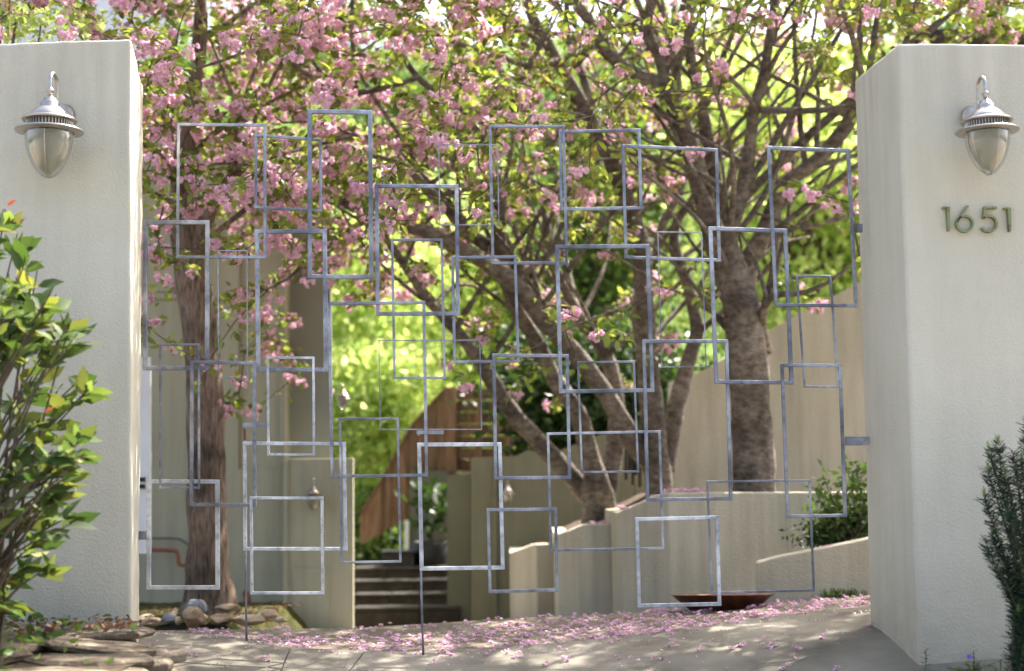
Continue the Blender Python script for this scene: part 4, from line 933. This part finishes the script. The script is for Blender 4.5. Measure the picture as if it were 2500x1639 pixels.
# ------------------------------------------------------------------ leafy bush at the left edge
bb = Vector((-2.12, 5.6, .12)); bush = empty('photinia_bush', bb, 'leafy bush with glossy green and yellowish leaves before the left pillar', 'bush')
m = MB(); leaf_spots = []; rg = random.Random(21)
outl = [(480, 40), (560, 75), (640, 110), (700, 190), (780, 215), (860, 250), (950, 270), (1020, 235), (1100, 250), (1180, 210), (1260, 245), (1330, 130), (1420, 160), (1500, 140)]
for i in range(96):
    Y = rg.uniform(500, 1490); mxx = interp(Y, outl); X = mxx-abs(rg.gauss(0, 90)) if rg.random() < .75 else rg.uniform(-160, mxx)
    d = rg.uniform(5.25, 5.95); tip = P(X-25, Y, d)
    root_ = bb+Vector((rg.uniform(-.35, .12), rg.uniform(-.15, .15), 0)); mid = root_.lerp(tip, .5)+Vector((rg.gauss(-.08, .06), rg.gauss(0, .05), .08))
    sp = spline([(root_, .009), (mid, .006), (tip, .0025)], 6); m.tube([p for p, _ in sp], [q for _, q in sp], 5, caps=False)
    dr_ = (sp[-1][0]-sp[-4][0]).normalized()
    for k in range(rg.randint(7, 12)):
        u = 1-abs(rg.gauss(0, .09))*(2 if k > 6 else 1); j = max(0, min(len(sp)-1, int(u*(len(sp)-1)))); q = sp[j][0]
        a = rg.uniform(0, 6.28); out = Vector((math.cos(a), math.sin(a)*.8, rg.uniform(-.35, .45)))
        leaf_spots.append((q+Vector((rg.gauss(0, .008),)*3), out+dr_*rg.uniform(.3, 1.0)+Vector((.3, 0, -.1)), rg.uniform(.055, .15), Y, k))
m.obj('stems', MAT['twig'], bush)
bv, bf = leaf_template(.24, .05, .16); BLM = mesh_data('bush_leaf_mesh', (bv, bf), MAT['bush_leaf']); RLM = mesh_data('red_leaf_mesh', (bv, bf), MAT['red_leaf'])
for me in (BLM, RLM, LM): me.polygons.foreach_set('use_smooth', [True]*len(me.polygons))
rg.shuffle(leaf_spots); leaf_spots.sort(key=lambda e: e[0].y)
def add_leaf(p, dd, s, me, parent):
    o = bpy.data.objects.new('leaf', me); COL.objects.link(o); o.parent = parent; o.location = p-WL[parent.name]; o.scale = (s,)*3
    q = dd.normalized().to_track_quat('Y', 'Z'); o.rotation_euler = (q.to_matrix() @ Matrix.Rotation(random.gauss(0, .5), 3, 'Y')).to_euler(); return o
for i, (p, dd, s, Y, k) in enumerate(leaf_spots[:296]): add_leaf(p, dd, s, BLM, bush)
for X, Y in [(18, 505), (45, 545), (110, 1010)]:
    tag(add_leaf(P(X, Y, 5.5), Vector((.6, -.2, .5)), .05, RLM, bush), 'small red new leaf')
rest = leaf_spots[296:]
pos = np.array([tuple(e[0]) for e in rest]); v, f = scatter((bv, bf), pos, rot_frames(np.array([tuple(e[1]) for e in rest])), np.array([e[2] for e in rest])); obj('leaves', v, f, MAT['bush_leaf'], bush, kind='stuff')
# ivy and dry leaves over the flagstones
pos = []; 
for _ in range(900):
    x = -2.75+abs(random.gauss(0, .42)); y = random.uniform(4.9, 6.4)
    if x > -1.5-.0: continue
    pos.append((x, y, .20+.05*(y-5.5)+random.uniform(0, .05)+max(0, -2.15-x)*.35*random.random()))
pos = np.array(pos); v, f = scatter(LEAF, pos, rot_frames(RNG.normal(size=pos.shape)*(1, 1, .35)), .055*(.6+.8*RNG.random(len(pos)))); tag(obj('ivy', v, f, MAT['green_leaf'], kind='stuff'), 'ivy creeping over the flagstone ledge', 'ground cover')
pos = np.array([(random.uniform(-2.9, -1.62), random.uniform(5.9, 6.46), .245+random.uniform(0, .02)) for _ in range(420)]); v, f = scatter(LEAF2, pos, rot_frames(RNG.normal(size=pos.shape)*(1, 1, .25)), .035*(.6+.8*RNG.random(len(pos)))); tag(obj('dry_leaves', v, f, MAT['dry_leaf'], kind='stuff'), 'dry brown leaves against the foot of the left pillar', 'leaf litter')

# ------------------------------------------------------------------ yew at the right edge
yw = empty('yew_shrub', (2.42, 6.05, -.15), 'dark green yew shrub with soft needles before the right pillar', 'shrub')
m = MB(); pos = []; dirs = []; npos = []; ndir = []
for X, Y, d in [(2402, 1100, 6.1), (2420, 1085, 6.0), (2398, 1150, 6.05), (2460, 1110, 6.0), (2390, 1215, 6.0), (2492, 1065, 5.9), (2480, 1130, 6.0), (2440, 1160, 6.0), (2394, 1330, 5.95), (2410, 1310, 6.0), (2500, 1030, 5.9), (2530, 1050, 6.0), (2450, 1250, 5.9), (2430, 1400, 6.0), (2500, 1250, 5.9), (2460, 1420, 6.1), (2520, 1400, 5.95), (2475, 1500, 5.9), (2490, 1300, 6.1), (2550, 1150, 6.0)]:
    tip = P(X+14, Y+6, d); b0 = P(2490+random.uniform(-25, 30), 1670, d); mid = b0.lerp(tip, .5)+Vector((.05, 0, 0))
    sp = spline([(b0, .009), (mid, .006), (tip, .003)], 16); m.tube([p for p, _ in sp], [q for _, q in sp], 5, caps=False)
    for j, (p, _) in enumerate(sp[3:]):
        for _k in range(25):
            a = random.uniform(0, 6.28); pos.append(p+Vector((random.gauss(0, .006), random.gauss(0, .006), random.uniform(-.025, .025)))); dirs.append((math.cos(a), math.sin(a), random.uniform(.1, .9)))
    if random.random() < .6:
        for _k in range(26): a = random.uniform(0, 6.28); npos.append(tip+Vector((0, 0, random.uniform(0, .035)))); ndir.append((math.cos(a)*.5, math.sin(a)*.5, 1))
m.obj('stems', MAT['bark_brown'], yw)
NEED = (np.array([(-.05, 0, 0), (.05, 0, 0), (.03, 1, -.1), (-.03, 1, -.1)]), np.array([(0, 1, 2, 3)]))
pos = np.array([tuple(p) for p in pos]); v, f = scatter(NEED, pos, rot_frames(np.array(dirs)), .040*(.6+.6*RNG.random(len(pos)))); obj('needles', v, f, MAT['needle'], yw, kind='stuff')
pos = np.array([tuple(p) for p in npos]); v, f = scatter(NEED, pos, rot_frames(np.array(ndir)), .026*(.7+.5*RNG.random(len(pos)))); obj('new_needles', v, f, MAT['needle_new'], yw, kind='stuff')
# seedling and small flowering plant at the foot of the right pillar
def small_plant(name, X, Y0, Y1, d, nl, sz, lab, flowers=(), bushy=0):
    b0 = P(X, Y1, d); r = empty(name, b0, lab, 'plant'); m = MB(); t = P(X+2, Y0, d); m.tube([b0, b0.lerp(t, .5)+Vector((.004, 0, 0)), t], .0022, 6)
    stems = [(b0, t)]
    for k in range(bushy):
        q = P(X+random.uniform(-70, 70), random.uniform(Y0+15, Y1-8), d+random.uniform(-.08, .08)); m.tube([b0, b0.lerp(q, .5)+Vector((0, 0, .015)), q], .0018, 5); stems.append((b0, q))
    m.obj('stem', MAT['stem_green'], r); me = mesh_data('seedling_leaf', LEAF, MAT['green_leaf'])
    for a_, b_ in stems:
        for k in range(nl):
            u = .25+.75*k/(nl-1); p = a_.lerp(b_, u); a = k*2.4; o = bpy.data.objects.new('leaf', me); COL.objects.link(o); o.parent = r; o.location = p-b0; s = sz*(1.15-.5*u); o.scale = (s,)*3
            o.rotation_euler = Vector((math.cos(a), math.sin(a), .35)).to_track_quat('Y', 'Z').to_euler()
    for (fx, fy) in flowers:
        p = P(fx, fy, d-.03); parts = []
        pos = np.array([tuple(p)]*5); dirs = np.array([(math.cos(a)*1, -.25, math.sin(a)*1) for a in np.arange(5)*1.2566])
        v, f = scatter((LEAF2[0]*np.array([1.6, 1, 1]), LEAF2[1]), pos, rot_frames(dirs), np.full(5, .016)); obj('flower', v, f, MAT['violet'], r)
    return r
small_plant('seedling', 2258, 1588, 1640, 6.42, 9, .035, 'small green seedling at the foot of the right pillar corner')
small_plant('periwinkle', 2375, 1590, 1655, 6.3, 6, .034, 'low creeping plant with one violet flower left of the yew', [(2367, 1604)], 11)
small_plant('periwinkle', 2440, 1610, 1655, 6.25, 6, .03, 'low creeping plant without flowers beneath the yew', [], 5)

# ------------------------------------------------------------------ fallen blossom
PM = [mesh_data('fallen_blossom_mesh', (lambda t: (t[0]*np.array([1, 1, .55]), t[1]))(blossom_template(40+i, nf=2+i % 2, size=.028, petals=13)), MAT['petal']) for i in range(4)]
def topz(x, y):
    ed = interp(x, EDGE); return ground(x, y)+(.018 if y < ed and -1.95 < x < 2.0 else .0)
Lb = 'crumpled pink cherry blossom fallen on the pale concrete before the gate'
for X, Y in [(1062, 1620), (1080, 1614), (1190, 1597), (1215, 1590), (1245, 1595), (1083, 1598), (920, 1592), (852, 1584), (1145, 1562), (1258, 1604), (1495, 1568), (1500, 1610), (1372, 1590), (1373, 1614), (1600, 1612), (1340, 1625), (1550, 1616), (1808, 1582), (1880, 1578), (1780, 1588), (2000, 1561), (2118, 1528), (1948, 1610), (1920, 1634), (1870, 1585), (1715, 1590), (1650, 1580), (470, 1603), (640, 1615), (700, 1560), (560, 1557), (1875, 1560), (1950, 1586), (2045, 1640)]:
    # walk along the sight line to the ground
    d = 6.0
    while P(X, Y, d).z > topz(P(X, Y, d).x, d) and d < 9: d += .01
    p = P(X, Y, d); o = bpy.data.objects.new('fallen_blossom', random.choice(PM)); COL.objects.link(o)
    o.location = (p.x, p.y, topz(p.x, d)+.010); o.rotation_euler = (0, 0, random.uniform(0, 6.28)); s = random.uniform(.7, 1.15); o.scale = (s,)*3
    tag(o, Lb, 'blossom', 'pink blossoms fallen on the concrete')
parts = []; pos = []
for _ in range(720):
    x = random.uniform(-2.0, 2.05); y = interp(x, EDGE)+.04+abs(random.gauss(0, .8))-abs(random.gauss(0, .12)); dens = interp(x, [(-2, .25), (-1.2, .5), (-.4, 1), (1, 1), (2, 1)])
    if y > 10.2 or random.random() > dens: continue
    if y > 9.0 and x > 1.1: continue
    pos.append((x, y, topz(x, y)+.006))
for (xa_, xb_, Y, d) in [(1625, 1722, 1199, 10.15), (1440, 1508, 1277, 11.4), (1510, 1560, 1240, 10.4), (2010, 2030, 1340, 9.15)]:
    for _ in range(22 if d < 10.2 else 9): q = P(random.uniform(xa_, xb_), Y, d+random.uniform(0, .12)); pos.append((q.x, q.y, q.z+.004))
pos = np.array(pos)
for q in range(4):
    t = blossom_template(60+q, nf=2+q % 2, size=.036, petals=10); t = (t[0]*np.array([1, 1, .45]), t[1]); g = pos[q::4]; a = RNG.random(len(g))*6.28
    mt_ = np.zeros((len(g), 3, 3)); mt_[:, 0, 0] = np.cos(a); mt_[:, 0, 1] = -np.sin(a); mt_[:, 1, 0] = np.sin(a); mt_[:, 1, 1] = np.cos(a); mt_[:, 2, 2] = 1
    parts.append(scatter(t, g, mt_, .5+.6*RNG.random(len(g))))
# single petals
pp_ = np.array([(x, interp(x, EDGE)-.12+random.gauss(0, .45), 0) for x in [random.uniform(-2, 2.05) for _ in range(700)]]); pp_ = pp_[pp_[:, 1] < 9.2]
pp_[:, 2] = [topz(a, b)+.004 for a, b, c in pp_]
parts.append(scatter((LEAF2[0]*np.array([1.5, 1, .8]), LEAF2[1]), pp_, rot_frames(RNG.normal(size=pp_.shape)*(1, 1, .15)), .012*(.6+.7*RNG.random(len(pp_)))))
v, f = merge(parts); tag(obj('fallen_blossoms', v, f, MAT['petal'], kind='stuff'), 'carpet of fallen pink cherry blossom across the driveway crest', 'blossom carpet')
# grass tuft at the ramp wall foot
pos = np.array([(random.gauss(2.0, .07), 8.85+random.uniform(-.03, .02), ground(2.0, 8.85)+.0) for _ in range(260)]); v, f = scatter((NEED[0]*np.array([1.3, 1, 1]), NEED[1]), pos, rot_frames(RNG.normal(size=pos.shape)*.35+np.array([0, 0, 1])), .05*(.4+.8*RNG.random(len(pos))))
tag(obj('grass_tuft', v, f, MAT['green_leaf'], kind='stuff'), 'small tuft of grass at the foot of the ramp wall', 'grass')
